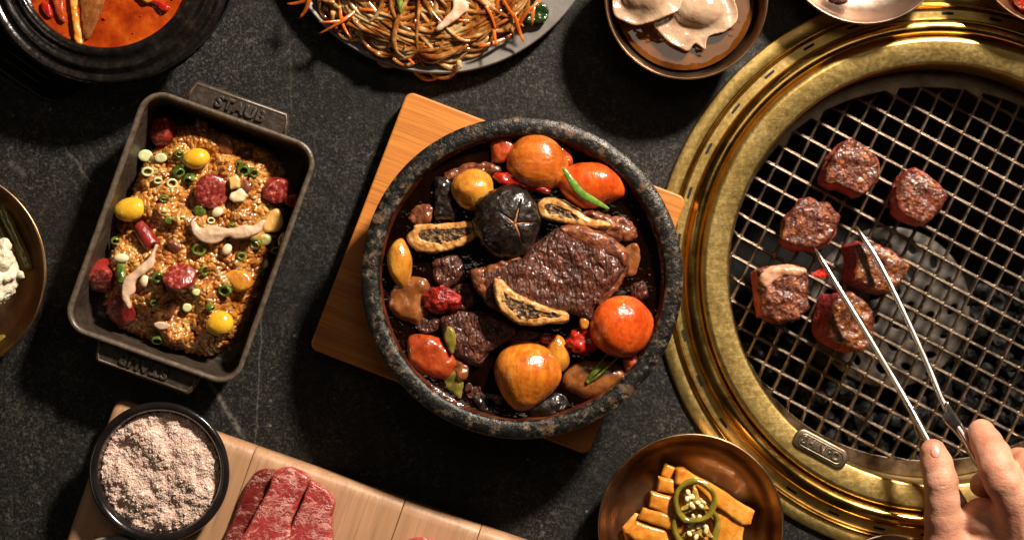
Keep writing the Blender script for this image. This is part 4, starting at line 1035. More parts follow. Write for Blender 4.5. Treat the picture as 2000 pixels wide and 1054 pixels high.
for px, py, rx, ry, rt, lb in ((383, 310, 27, 20, .2, 'yellow ginkgo nut nearest the upper handle of the baking dish'), (255, 409, 32, 23, .2, 'yellow ginkgo nut at the left edge of the rice'),
                               (429, 631, 27, 24, .2, 'yellow ginkgo nut at the bottom edge of the rice')):
    ell('ginkgo_nut', px, py, ricez(px, py)+17, rx, ry, 19, rt, 'ginkgo', lb, 'ginkgo nut', 'ginkgo nuts on the rice', h=1.9)
def polypiece(name, pts, z0, z1, mat, label, cat, **kw): return pchunk(name, pts, z0, z1, mat, label, cat, rnd=kw.pop('rnd', 4), namp=kw.pop('namp', 1.2), nwl=14, h=kw.pop('h', 2.0), **kw)
def rz(px, py): return ricez(px, py)
polypiece('chestnut_piece', [(447, 348), (462, 340), (470, 352), (468, 366), (450, 372)], rz(458, 356), rz(458, 356)+20, 'nutyel', 'upper pale chestnut chip beside the roundest sausage slice', 'chestnut', spline=False)
polypiece('chestnut_piece', [(452, 376), (472, 368), (484, 380), (476, 394), (456, 396), (448, 388)], rz(466, 382), rz(466, 382)+18, 'nut', 'lower white chestnut chip beside the roundest sausage slice', 'chestnut', spline=False)
polypiece('chestnut_piece', [(508, 416), (524, 402), (544, 408), (554, 430), (546, 450), (520, 452), (508, 436)], rz(530, 428)-4, rz(530, 428)+28, 'nutyel', 'pale yellow potato-like cube near the right wall of the baking dish', 'chestnut', rnd=7)
polypiece('chestnut_piece', [(440, 536), (458, 526), (480, 530), (495, 548), (488, 564), (466, 570), (452, 560)], rz(467, 548), rz(467, 548)+26, 'chestnut', 'rounded yellow chestnut cube above the lowest ginkgo nut', 'chestnut', rnd=9)
polypiece('chestnut_piece', [(424, 272), (440, 262), (456, 276), (458, 296), (444, 306), (428, 296)], rz(440, 284)-2, rz(440, 284)+18, 'potato', 'brown glazed chestnut piece right of the upper ginkgo nut', 'chestnut', rnd=8)
polypiece('chestnut_piece', [(546, 462), (558, 452), (562, 468), (554, 482), (544, 478)], 30, 62, 'stem', 'olive vegetable cube shaded by the right wall of the dish', 'vegetable bit', rnd=6)
polypiece('mushroom_slice', [(372, 436), (382, 432), (392, 444), (414, 440), (432, 444), (450, 446), (470, 440), (492, 440), (512, 430), (519, 434), (508, 452), (486, 464), (462, 468), (446, 462), (428, 474), (404, 476), (384, 464), (374, 450)], rz(445, 452)+14, rz(445, 452)+24, 'mush', 'wide pale pink mushroom slice in the middle of the rice', 'mushroom', rnd=4, namp=1.5, dome=5)
polypiece('mushroom_slice', [(304, 494), (310, 480), (304, 476), (298, 490), (286, 508), (262, 528), (244, 544), (238, 562), (240, 584), (252, 604), (258, 596), (254, 582), (264, 568), (266, 548), (284, 534), (300, 520)], rz(275, 535)+12, rz(275, 535)+24, 'mush', 'narrow curled mushroom slice at the lower left of the rice', 'mushroom', rnd=4, namp=1.5, dome=4)
polypiece('mushroom_slice', [(300, 632), (318, 628), (334, 634), (332, 642), (310, 643)], rz(316, 636)+8, rz(316, 636)+16, 'mush', 'little brown mushroom chip near the bottom wall of the dish', 'mushroom', rnd=3)
for px, py, rt, lb in ((237, 504, 0, 'white pine nut above the pink sausage chunk'), (283, 549, 1.6, 'pine nut standing beside the narrow curled mushroom slice'), (443, 487, 1.0, 'pine nut just below the wide pale mushroom slice'),
                   (425, 414, .5, 'pine nut below the roundest sausage slice'), (262, 292, 1, 'pale translucent sliver in the upper left of the rice')):
    ell('pine_nut', px, py, rz(px, py)+13, 15 if px < 260 else 12, 9, 7, rt, 'nut', lb, 'pine nut', 'pine nuts on the rice', h=1.6)
def ring_piece(px, py, r, hgt, tiltx, tilty, az, pale, lb, solid=False, group='scallion rings on the rice', z=None):
    zz = (rz(px, py)+12) if z is None else z
    Rm = rotm(tiltx, tilty, az); c = np.array(W(px, py, zz)); n = 20
    if solid: prof = [(0, hgt/2-.6), (r*.5, hgt/2), (r*.88, hgt/2), (r, hgt/2-1.5), (r, -hgt/2), (0, -hgt/2)]
    else: prof = [(r*.62, -hgt/2), (r*.60, hgt/2-1), (r*.68, hgt/2), (r*.92, hgt/2), (r, hgt/2-1.2), (r, -hgt/2), (r*.62, -hgt/2)]
    V, F = lathe(prof, n); V[:, 1] *= R_.uniform(.72, .95)
    mk('scallion_ring', V@Rm.T+c, F, M['scpale' if pale else 'green'], label=lb, cat='scallion', group=group)
RG = [(284, 304, 14, 8, 0, .1, 0, 1, 'white scallion disc at the upper left of the rice', True), (314, 308, 12, 10, .2, .1, 0, 1, 'pale yellow scallion disc left of the upper ginkgo nut', True),
      (245, 352, 11, 16, .6, .5, 0, 0, 'short green scallion tube on the upper left rim of the rice', False), (348, 335, 11, 16, .8, .3, .5, 0, 'green scallion curl below the upper ginkgo nut', False),
      (370, 347, 10, 18, .9, .2, -.4, 0, 'green scallion tube touching the upper ginkgo nut', False), (336, 358, 11, 7, .2, .3, 0, 1, 'open pale scallion ring above the rice centre', False),
      (475, 332, 12, 16, .5, .2, .2, 0, 'dark green scallion piece right of the chestnut chips', False), (494, 337, 10, 14, .4, .5, .1, 0, 'glossy green scallion tube beside the right sausage', False),
      (390, 411, 12, 10, .4, .2, 0, 0, 'bright green scallion under the roundest sausage slice', True), (288, 335, 12, 8, .3, .3, 0, 1, 'yellow-green scallion ring above the left ginkgo nut', False),
      (321, 388, 10, 7, .4, 0, 0, 0, 'faint green scallion ring left of the rice centre', False), (517, 468, 14, 12, .3, -.2, 0, 1, 'pale green scallion disc right of the wide mushroom', True),
      (500, 476, 13, 9, .5, -.2, 0, 0, 'green scallion ring right of the wide mushroom', False), (388, 487, 14, 8, .2, .2, 0, 0, 'open scallion ring under the wide mushroom slice', False),
      (237, 534, 9, 36, 1.45, 0, .05, 0, 'upright green scallion strip beside the pink sausage chunk', False), (307, 541, 12, 14, .5, .4, .3, 0, 'dark green scallion left of the charred sausage slice', False),
      (399, 528, 11, 8, .6, .3, .9, 0, 'folded green scallion right of the charred sausage', False), (383, 570, 9, 10, .2, .6, 0, 1, 'tiny pale scallion below the charred sausage slice', True),
      (440, 567, 13, 14, .3, -.2, 0, 0, 'bright green scallion ring beside the rounded chestnut cube', False), (512, 514, 12, 9, .3, .1, 0, 1, 'pale scallion disc at the right edge of the rice', True),
      (505, 531, 9, 18, 1.2, .2, 1.0, 0, 'green scallion tube at the right edge of the rice', False), (308, 660, 11, 20, .7, 0, 0, 0, 'green scallion tube lying by the bottom wall of the dish', False),
      (243, 378, 12, 14, .8, .3, .3, 0, 'shaded green scallion above the left ginkgo nut', False), (282, 548, 9, 7, .3, 0, 0, 1, 'pale scallion dot beside the curled mushroom slice', True),
      (308, 352, 9, 7, .5, .4, 0, 1, 'small yellowish ring near the upper left of the rice', False), (453, 440, 8, 7, .5, .1, 0, 0, 'little green ring touching the wide mushroom slice', False),
      (360, 325, 8, 10, .9, .1, .9, 0, 'small green curl left of the upper ginkgo nut', False), (262, 275, 11, 8, .6, .4, 0, 0, 'green ring in the top left corner of the rice', False),
      (540, 488, 11, 10, .4, .2, 0, 0, 'dim green ring by the right wall of the dish', False), (467, 320, 8, 8, .4, .2, 0, 0, 'small dark green ring above the chestnut chips', False)]
RG += [(350, 300, 9, 8, .5, .2, 0, 0, 'tiny green ring left of the upper ginkgo nut', False), (412, 430, 8, 7, .3, .4, 0, 1, 'tiny pale ring between the sausage and the wide mushroom', False),
       (330, 430, 9, 9, .4, .3, .2, 0, 'green bit in the middle left of the rice', True), (365, 600, 9, 8, .3, .3, .2, 1, 'pale disc in the lower middle of the rice', True),
       (300, 590, 8, 8, .6, .1, .4, 0, 'tiny green ring at the lower left of the rice', False), (470, 500, 9, 9, .3, .5, .1, 0, 'green ring below the right end of the wide mushroom', False),
       (225, 470, 9, 9, .5, .3, .1, 0, 'green ring at the left rim below the ginkgo nut', False), (410, 600, 8, 14, 1.1, .2, .8, 0, 'green tube just left of the lowest ginkgo nut', False)]
for px, py, r_, lb in ((478, 365, 19, 'brown glazed mushroom bit between chestnut chips and right sausage'), (340, 480, 17, 'brown glazed mushroom bit above the charred sausage slice'), (395, 255, 20, 'brown glazed mushroom bit near the top of the rice'),
                       (330, 600, 18, 'brown glazed mushroom bit near the bottom of the rice'), (240, 440, 16, 'brown glazed mushroom bit under the left ginkgo nut'), (500, 580, 15, 'brown glazed mushroom bit at the lower right of the rice'), (480, 300, 16, 'brown glazed mushroom bit at the upper right of the rice')):
    ell('mushroom_bit', px, py, rz(px, py)+5, r_, r_*.7, 11, px*.1, 'ribfat', lb, 'mushroom', 'mushroom bits in the rice', namp=5, nwl=13, seed=px, h=2.2)
for a in RG: ring_piece(*a[:8], a[8], solid=a[9], z=(46 if a[0] == 540 else None))

# ------------------------------------------------------------------ stew in the earthenware pot
disc_surface('red_stew', SPC, SPR*.712, 16+104, 'stew', 'orange-red spicy soup in the black earthenware pot', 'soup', 2.0)
def fl(name, pts, z, mat, label, cat, **kw): return pchunk(name, pts, z-8, z+kw.pop('up', 5), mat, label, cat, rnd=kw.pop('rnd', 4), namp=1.5, nwl=14, **kw)
fl('onion_sliver', [(136, -20), (148, -20), (152, 20), (158, 60), (162, 84), (150, 86), (143, 60), (138, 20)], 126, 'radish', 'long yellow onion sliver floating in the orange-red soup', 'onion')
fl('cabbage_leaf', [(160, -30), (200, -30), (204, 10), (192, 40), (180, 66), (168, 76), (160, 40)], 122, 'potato', 'translucent olive cabbage leaf right of the yellow sliver in the soup', 'cabbage')
fl('cabbage_leaf', [(104, -10), (124, -6), (126, 20), (128, 44), (116, 40), (108, 20)], 124, 'carrot2', 'orange cabbage bit left of the yellow sliver in the soup', 'cabbage')
fl('chili_piece', [(292, -14), (310, 0), (330, 14), (322, 24), (304, 12), (288, 2)], 124, 'pepper', 'red chili piece at the right side of the orange-red soup', 'chili')
fl('tofu_piece', [(272, -20), (300, -20), (302, 0), (286, 6), (270, -4)], 126, 'radish', 'yellow tofu corner at the top of the orange-red soup', 'tofu')
fl('chili_piece', [(82, 4), (98, 10), (104, 30), (96, 36), (84, 22)], 123, 'pepper', 'red chili piece at the left side of the orange-red soup', 'chili')
def stewbits():
    mb = MB(); U, UF = uvs(8, 5)
    for _ in range(26):
        a = R_.uniform(-pi, 0.1); r = SPR*.68*sqrt(R_.random()); s = R_.uniform(1.0, 4.2)
        mb.add(U*[s, s*R_.uniform(.5, 1), s*.4]+[SPC[0]+r*cos(a), SPC[1]+r*sin(a), 122], UF)
    mk('soup_specks', *mb.get(), M['pepper'], label='chili flecks scattered over the orange-red soup', cat='chili flakes', kind='stuff')
stewbits()

# ------------------------------------------------------------------ glass noodles
def strands(n, Rm, length, zoff, seed, kap=.010, cen=(834, -107), rmin=0.0, sub=(0, 2*pi)):
    g = random.Random(seed); out = []
    c = np.array(W(*cen, 60)[:2])
    for _ in range(n):
        a = g.uniform(*sub); r = Rm*sqrt(g.uniform(rmin, 1))
        p = np.array([r*cos(a), r*sin(a)]); th = g.uniform(0, 2*pi); z0 = g.uniform(0, 1)
        L = length*g.uniform(.6, 1.3); st = 8; P = []; f1, f2, p1, p2 = g.uniform(.008, .018), g.uniform(.02, .04), g.uniform(0, 6), g.uniform(0, 6)
        Rl = Rm*g.uniform(.86, 1.03); bias = g.uniform(-.006, .006)
        for i in range(int(L/st)):
            rr = np.hypot(*p); k = bias+kap*sin(f1*i*st+p1)+kap*1.1*sin(f2*i*st+p2)
            if rr > Rl*.8:
                ang = atan2(p[1], p[0]); side = 1 if ((th-ang+pi) % (2*pi)-pi) > 0 else -1
                want = ang+side*(pi/2+.9*min(1, (rr-Rl*.8)/(Rl*.2))); d = (want-th+pi) % (2*pi)-pi
                k = k*.4+max(-.035, min(.035, d*.045))*min(1, (rr-Rl*.8)/(Rl*.12))
            th += k*st; p = p+st*np.array([cos(th), sin(th)])
            dome = 62*max(0, 1-(rr/(Rm*1.04))**2)**.7
            P.append((c[0]+p[0], c[1]+p[1], 24+zoff+dome+z0*20+5*sin(i*.25+z0*9)))
        if len(P) > 3: out.append(np.array(P))
    return out
def noodles():
    mb = MB()
    for P in strands(360, 226, 620, 0, 5)+strands(110, 238, 420, -6, 15, kap=.013, rmin=.4, sub=(-2.9, -.2)):
        r0 = R_.uniform(3.3, 5.6); mb.add(*tube(P, r0*(1+.12*np.sin(np.arange(len(P))*.37+r0*9)), 6, flat=R_.uniform(.6, .9)))
    mk('glass_noodles', *mb.get(), M['noodle'], label='tangled glossy glass noodles heaped on the grey plate at the top', cat='noodles', kind='stuff')
    desc = ['orange carrot strip in the noodle heap, %s' % w for w in ('left end', 'left rim of the plate', 'upper left', 'near the centre left', 'below the green strip', 'centre', 'right of the pale mushroom', 'right side', 'far right end', 'lower right')]
    spots = [(598, 8, 2.4, 90), (655, 48, .1, 90), (640, 10, 2.2, 110), (700, 40, 1.9, 130), (760, 52, .3, 120), (800, 14, 2.6, 120), (905, 54, .6, 100), (950, 22, 2.2, 110), (1008, 52, 1.45, 60), (925, 80, .2, 70),
             (730, 70, .15, 150), (820, 60, 2.9, 110), (870, 80, .5, 90), (1020, 18, 2.7, 80), (990, 22, 1.2, 70), (780, 90, .4, 80), (680, 22, .9, 80), (850, 20, .8, 100), (960, 5, .5, 90), (1038, 20, 2.0, 50)]
    CL = ['carrot strip hanging over the left end of the noodles', 'horizontal carrot strip resting on the left rim of the plate', 'steep carrot strip at the upper left of the noodles', 'carrot strip crossing left of the green scallion strip', 'level carrot strip under the green scallion strip',
          'carrot strip right beside the green scallion strip', 'carrot strip below the pale mushroom slice', 'carrot strip rising right of the pale mushroom slice', 'short upright carrot strip hanging onto the bare plate at the right', 'short level carrot strip right of the noodle centre',
          'long level carrot strip low in the left half of the noodles', 'long slanting carrot strip at the centre of the noodles', 'carrot strip lowest beneath the pale mushroom slice', 'carrot strip touching the dark spinach leaf', 'short carrot strip just left of the spinach leaf',
          'lowest carrot strip near the bottom of the noodle heap', 'carrot strip slanting above the left plate rim', 'carrot strip left of the pale mushroom slice near the top edge', 'long carrot strip at the top edge right of the mushroom slice', 'short carrot strip beside the spinach leaf at the far right',
          'carrot strip curling low in the middle of the noodles', 'carrot strip half buried left of the centre', 'carrot strip half buried right of the mushroom slice', 'carrot strip at the lower right edge of the noodles', 'carrot strip at the top edge above the scallion strip',
          'carrot strip at the top left corner of the noodles']
    spots += [(860, 104, .3, 90), (740, 30, 1.2, 90), (940, 50, 2.6, 90), (975, 84, 2.5, 70), (790, -6, .4, 100), (622, -6, 1.1, 80)]
    g = random.Random(4)
    for i, (px, py, th, L) in enumerate(spots):
        if i in (1, 0): px += 12
        c = W(px, py, 92 if py < 60 else 76); n = int(L/8); P = []; k = g.choice([-1, 1])*g.uniform(.004, .016); L *= 1.15; n = int(L/8); p = np.array([c[0]-cos(th)*L/2, c[1]+sin(th)*L/2]); t = -th
        for q in range(n):
            t += k*8; p = p+8*np.array([cos(t), sin(t)]); P.append((p[0], p[1], c[2]-13+10*sin(q*.45+i)))
        P = np.array(P); tt = np.sin(np.linspace(.25, pi-.25, n))**.6; V, F = sweep(P, g.uniform(6, 8.5)*tt, 5*tt, 2)
        mk('carrot_strip', V, F, M['carrotstrip'], label=CL[i], cat='carrot', group='carrot strips among the noodles')
noodles()
leafblade('scallion_leaf', [(776, -30, 0), (780, -5, 2), (783, 26, 0)], 100, 6, 'green', 'bright green scallion strip standing out of the noodles', 'scallion')
pchunk('mushroom_slice', [(884, -4), (912, 2), (914, 20), (890, 40), (862, 60), (850, 58), (868, 36), (884, 16)], 88, 100, 'mush', 'pale mushroom slice lying across the glass noodles', 'mushroom', rnd=5, namp=1.5, nwl=14)
pchunk('spinach_leaf', [(1030, 22), (1050, 8), (1068, 14), (1070, 34), (1050, 44), (1030, 44), (1020, 36)], 40, 58, 'darkgreen', 'dark green spinach leaf at the right end of the noodle heap', 'spinach', rnd=3, namp=5.5, nwl=15)

# ------------------------------------------------------------------ dumplings
disc_surface('clear_broth', bAC, bAR*.855, 78, 'clearbroth', 'clear amber broth under the two pale dumplings', 'broth', 1.2)
def dumpling(pts, belly, z, label, seed, flangew):
    w = closedspline(Wp(pts, z), 6); cb = np.array(W(belly[0], belly[1], z)[:2])
    def f(X, Y, Z):
        d2 = polysd(X[:, :, 0], Y[:, :, 0], w)[:, :, None]
        wave = 5*vnoise(X, Y, X*0, 42, seed)+3*vnoise(X, Y, X*0, 20, seed+1)
        edge = np.exp(-np.clip(-d2, 0, 60)/9.0)
        dz = np.abs(Z-z-wave-7*edge)-(4.0-1.2*edge)
        q1 = d2+3
        sh = np.minimum(np.maximum(q1, dz), 0)+np.sqrt(np.maximum(q1, 0)**2+np.maximum(dz, 0)**2)-2
        u = (X-cb[0])*cos(belly[4])+(Y-cb[1])*sin(belly[4]); v = -(X-cb[0])*sin(belly[4])+(Y-cb[1])*cos(belly[4])
        el = (np.sqrt((u/belly[2])**2+(v/belly[3])**2+((Z-z-2)/30)**2)-1)*26
        el = el+2.5*vnoise(X, Y, Z, 30, seed+3)
        return smin(sh, el, 9)
    V, F = surfnets(f, [w[:, 0].min()-4, w[:, 1].min()-4, z-32], [w[:, 0].max()+4, w[:, 1].max()+4, z+40], 2.4)
    return mk('dumpling', V, F, M['dump'], label=label, cat='dumpling')
dumpling([(1196, -40), (1194, 0), (1198, 30), (1214, 42), (1240, 52), (1270, 46), (1302, 34), (1328, 20), (1332, -10), (1320, -60), (1260, -90), (1215, -80)], (1262, -16, 44, 46, .3), 104, 'pale dumpling on the left, overlapping the other one in the bronze bowl', 3, 0)
dumpling([(1276, 50), (1284, 30), (1300, 0), (1330, -40), (1380, -60), (1420, -30), (1440, 20), (1438, 44), (1416, 64), (1384, 74), (1378, 98), (1366, 92), (1356, 88), (1344, 102), (1326, 96), (1302, 82)], (1362, 18, 56, 38, -.3), 88, 'pale dumpling with a wavy edge at the right in the bronze bowl', 8, 0)

# pickles in the top-right, small sauce spot in the tin bowl
pchunk('kimchi_piece', [(1978, -20), (2010, -24), (2040, -10), (2036, 16), (2006, 26), (1984, 14)], 45, 84, 'kimchi', 'bright red kimchi piece in the top right bowl', 'kimchi', rnd=12, namp=5, nwl=18)
pchunk('sauce_piece', [(1622, -30), (1650, -30), (1660, -6), (1640, 6), (1620, -4)], 42, 62, 'ribmeat', 'dark food scrap at the top edge inside the tin bowl', 'food scrap', rnd=8, namp=3, nwl=14)

# ------------------------------------------------------------------ cauliflower bowl
def caul():
    c = W(-14, 535, 78); mb = []
    g = random.Random(9); C = []
    for _ in range(46):
        a = g.uniform(0, 2*pi); r = 56*sqrt(g.random()); C.append((c[0]+r*cos(a), c[1]+r*sin(a)*1.15, c[2]+30*sqrt(max(0, 1-(r/60)**2)), g.uniform(7, 14)))
    def f(X, Y, Z):
        d = ellipsoid(X, Y, Z, c, (50, 60, 30))
        for x, y, z, r in C: d = smin(d, np.sqrt((X-x)**2+(Y-y)**2+(Z-z)**2)-r, 3.0)
        return d+1.6*vnoise(X, Y, Z, 7, 2)+.8*vnoise(X, Y, Z, 4, 5)
    V, F = surfnets(f, [c[0]-76, c[1]-84, c[2]-36], [c[0]+76, c[1]+84, c[2]+52], 2.4)
    mk('cauliflower', V, F, M['caul'], label='creamy white cauliflower floret at the left edge', cat='cauliflower')
caul()
for pts, lb in (([(0, 395), (14, 404), (40, 460), (64, 518), (56, 528), (44, 526), (22, 470), (-2, 420)], 'olive pickled stem above the cauliflower'), ([(-30, 400), (-14, 404), (10, 450), (24, 480), (10, 486), (-10, 452), (-32, 420)], 'second olive pickled stem nearest the left edge'),
                ([(-20, 660), (8, 652), (16, 656), (12, 668), (-20, 676)], 'short yellow-green stem below the cauliflower')):
    pchunk('pickled_stem', pts, 18, 40, 'stem', lb, 'pickle', rnd=9, namp=1, nwl=20)

# ------------------------------------------------------------------ pickled radish and jalapeno
RP = [([(1298, 902), (1322, 914), (1312, 940), (1290, 930)], 22, 34, 'small orange radish tip at the top of the pickle heap'),
      ([(1322, 914), (1336, 913), (1400, 950), (1476, 998), (1468, 1026), (1450, 1026), (1392, 984), (1318, 944)], 30, 56, 'longest orange radish slab along the right of the pickle heap'),
      ([(1286, 930), (1318, 938), (1316, 964), (1284, 958)], 34, 52, 'orange radish block just below the top tip'),
      ([(1272, 960), (1318, 972), (1330, 1004), (1312, 1010), (1266, 990)], 38, 58, 'orange radish block in the middle of the left column'),
      ([(1256, 992), (1312, 1006), (1322, 1030), (1304, 1034), (1246, 1014)], 40, 60, 'pale orange radish slice with a white rim on the left'),
      ([(1244, 1018), (1300, 1036), (1312, 1062), (1240, 1056), (1222, 1040)], 42, 62, 'lowest orange radish slice on the left'),
      ([(1380, 990), (1412, 1000), (1456, 1024), (1450, 1060), (1392, 1060)], 30, 48, 'orange radish slab under the green pepper rings on the right'),
      ([(1216, 1030), (1240, 1000), (1252, 1004), (1236, 1040), (1224, 1062)], 26, 40, 'thin radish slice standing at the far left of the heap'),
      ([(1310, 950), (1400, 990), (1400, 1070), (1300, 1070)], 20, 42, 'radish slice mostly hidden beneath the pepper rings')]
for i, (p, a, b, lb) in enumerate(RP):
    w = closedspline(Wp(p, b), 1); V, F = chunk(w, a, b, 5.5, 1.5, 30, 2.0, 2.0, i, None, (.08*(-1)**i, -.05)); mk('radish_slice', V, F, M['radish'], label=lb, cat='pickled radish')
def pepring(px, py, r, z, lb, seed):
    c = W(px, py, z); g = random.Random(seed)
    n = 72; V = []; F = []
    prof = [(1.0, -5), (1.02, 3), (.99, 7), (.92, 8), (.83, 6), (.78, 1), (.79, -5)]
    for (q, dz) in prof:
        for i in range(n):
            a = 2*pi*i/n; rr = r*q*(1+.035*sin(3*a+seed)+.018*sin(5*a))+(0 if q > .9 else -2.5*abs(sin(1.5*a+seed))**6)
            V.append((c[0]+rr*cos(a), c[1]+rr*sin(a)*1.03, c[2]+dz+2.5*sin(a+seed)))
    for k in range(len(prof)-1):
        for i in range(n): j = (i+1) % n; F.append((k*n+i, k*n+j, (k+1)*n+j, (k+1)*n+i))
    root = mk('pepper_ring', np.array(V), F, M['jala'], label=lb, cat='pepper')
    core = closedspline([(c[0]+r*q*cos(a), c[1]+r*q*sin(a)) for a, q in [(.2, .4), (.9, .28), (1.57, .84), (2.2, .26), (2.9, .34), (3.7, .84), (4.3, .3), (5.0, .34), (5.75, .84)]], 5)
    V, F = chunk(core, z-4, z+3, 2.5, 2.5, 10, 1.8, 2, seed); mk('membrane', V, F, M['jalain'], root)
    U, UF = uvs(9, 6)
    for _ in range(13):
        a = g.uniform(0, 2*pi); q = r*.46*sqrt(g.random()); V = U*[6.6, 4.6, 2.6]@rotm(g.uniform(-.4, .4), g.uniform(-.4, .4), g.uniform(0, 3)).T+[c[0]+q*cos(a)-2, c[1]+q*sin(a)+3, z+g.uniform(4, 8)]
        mk('seed', V, UF, M['seed'], root)
    return root
pepring(1361, 1030, 46, 62, 'lower green pickled pepper ring, cut by the bottom edge', 5)
pepring(1357, 978, 41, 74, 'upper pickled pepper ring full of pale seeds on the radish', 2)

# ------------------------------------------------------------------ salt
def salt():
    R = SBR*.858; n = 130; mb = MB()
    xs_ = np.linspace(-R, R, n); X, Y = np.meshgrid(xs_, xs_, indexing='ij'); r = np.hypot(X, Y)
    def hh(X, Y):
        r = np.hypot(X, Y)/R
        return 60+30+18*np.clip(1-r**2, 0, 1)+10*vnoise(X, Y, X*0, 46, 3)*np.clip((1-r)*5, 0, 1)+8*vnoise(X, Y, X*0, 20, 6)*np.clip((1-r)*6, 0, 1)+3.6*vnoise(X, Y, X*0, 8, 4)
    Z = hh(X, Y); idx = -np.ones(X.shape, int); ok = r < R*.985; idx[ok] = np.arange(ok.sum())
    V = np.column_stack([X[ok]+SBC[0], Y[ok]+SBC[1], Z[ok]]); F = []
    for i in range(n-1):
        for j in range(n-1):
            q = (idx[i, j], idx[i+1, j], idx[i+1, j+1], idx[i, j+1])
            if min(q) >= 0: F.append(q)
    mb.add(V, F)
    C = np.array([(x, y, z) for x in (-1, 1) for y in (-1, 1) for z in (-1, 1)], float); CF = [(0, 1, 3, 2), (4, 6, 7, 5), (0, 4, 5, 1), (2, 3, 7, 6), (0, 2, 6, 4), (1, 5, 7, 3)]
    g = np.random.default_rng(3)
    for _ in range(12000):
        a = g.uniform(0, 2*pi); q = R*.985*sqrt(g.random()); x, y = q*cos(a), q*sin(a); s = g.uniform(.6, 1.6) if g.random() < .95 else g.uniform(1.6, 2.6)
        z = float(hh(np.array(x), np.array(y))) if False else None
        mbx.append((x, y, s, g.random(3)*3)) if False else mbl.append((x, y, s, *(g.random(3)*3)))
    A = np.array(mbl); zz = hh(A[:, 0], A[:, 1])
    for (x, y, s, a, b, c), z in zip(A, zz): mb.add((C*[s, s*.8, s*.7])@rotm(a, b, c).T+[x+SBC[0], y+SBC[1], z+s*.4], CF)
    mk('pink_salt', *mb.get(), M['salt'], smooth=False, label='coarse pale pink salt heaped in the round black bowl', cat='salt', kind='stuff')
mbl = []
salt()

# ------------------------------------------------------------------ raw beef on the cutting board
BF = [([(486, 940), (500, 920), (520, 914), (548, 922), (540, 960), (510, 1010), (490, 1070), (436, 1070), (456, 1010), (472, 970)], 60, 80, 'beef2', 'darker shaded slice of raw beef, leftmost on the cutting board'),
      ([(534, 926), (548, 914), (572, 912), (600, 926), (606, 936), (600, 950), (584, 985), (570, 1020), (560, 1075), (462, 1075), (484, 1030), (505, 990), (528, 950)], 68, 102, 'beef', 'marbled raw beef slice between the other two on the cutting board'),
      ([(607, 936), (626, 946), (646, 960), (655, 980), (650, 1010), (642, 1075), (560, 1075), (572, 1024), (588, 985), (602, 950)], 66, 100, 'beef', 'brightest marbled raw beef slice, rightmost of the stack on the board'),
      ([(782, 1062), (800, 1052), (824, 1048), (846, 1052), (862, 1064), (860, 1100), (784, 1100)], 60, 80, 'beef', 'top of a raw beef slice cut by the bottom edge on the board')]
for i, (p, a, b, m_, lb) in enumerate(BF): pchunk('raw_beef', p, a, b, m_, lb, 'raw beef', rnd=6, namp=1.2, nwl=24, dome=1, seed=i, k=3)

# ------------------------------------------------------------------ seared cubes on the grate
def cube(pts, side, z0, z1, mat, lb, seed, fat=None, tilt=(0, 0), rnd=7):
    z1 -= 45
    w = closedspline(Wp(pts, z1), 1)
    def ex(d, X, Y, Z): return d+3.2*vnoise(X, Y, Z, 17, seed+2)+.7*vnoise(X, Y, Z, 7, seed)
    V, F = chunk(w, z0, z1, rnd, 1.2, 40, 2.1, 2, seed, ex, tilt)
    # lower part drifts sideways so that the raw side shows
    t = np.clip((z1-12-V[:, 2])/(z1-z0-12), 0, 1); V[:, 0] += side[0]*t; V[:, 1] += side[1]*t
    o = mk('seared_beef', V, F, M[mat], label=lb, cat='beef cube')
    if fat is not None: pchunk('fat', fat, z1-40, z1+5, 'searfat', rnd=9, namp=2.2, nwl=16, h=2.2, dome=3, parent=o, seed=seed)
    return o
G0 = -74
cube([(1648, 276), (1664, 271), (1690, 284), (1716, 306), (1724, 328), (1716, 352), (1694, 378), (1680, 380), (1650, 368), (1612, 356), (1611, 340), (1622, 306)], (-4, -3), G0, 50, 'seared', 'largest glossy seared beef cube, topmost on the grate', 1)
cube([(1768, 336), (1788, 328), (1806, 336), (1838, 362), (1850, 384), (1840, 410), (1806, 438), (1780, 428), (1754, 408), (1752, 366)], (-3, -6), G0, 46, 'seared', 'dark seared beef cube farthest right on the grate', 4)
cube([(1562, 388), (1580, 386), (1618, 396), (1644, 420), (1636, 446), (1618, 474), (1590, 484), (1550, 482), (1524, 468), (1530, 430)], (10, -8), G0, 50, 'seared', 'seared beef cube gripped by the left tong tip', 7)
cube([(1480, 528), (1500, 520), (1530, 516), (1562, 520), (1576, 530), (1578, 570), (1582, 600), (1560, 624), (1520, 628), (1490, 618), (1484, 580)], (-4, -4), G0, 50, 'seared', 'seared beef cube with a pale fat edge, leftmost on the grate', 10,
     fat=[(1482, 534), (1500, 522), (1530, 517), (1560, 520), (1572, 530), (1560, 540), (1530, 542), (1508, 552), (1494, 566), (1484, 556)])
cube([(1668, 480), (1684, 470), (1720, 478), (1752, 496), (1778, 520), (1766, 546), (1738, 574), (1700, 566), (1668, 548), (1672, 512)], (-14, -2), G0, 48, 'seared2', 'peppered seared beef cube under the right tong arm', 13)
cube([(1636, 574), (1664, 570), (1690, 588), (1706, 610), (1710, 640), (1700, 676), (1684, 690), (1650, 676), (1618, 660), (1620, 610)], (-22, -2), G0, 48, 'seared2', 'peppered seared beef cube under the left tong arm, lowest on the grate', 16)
# grease drops and crumbs on the grate near the meat are left to the steel's wear

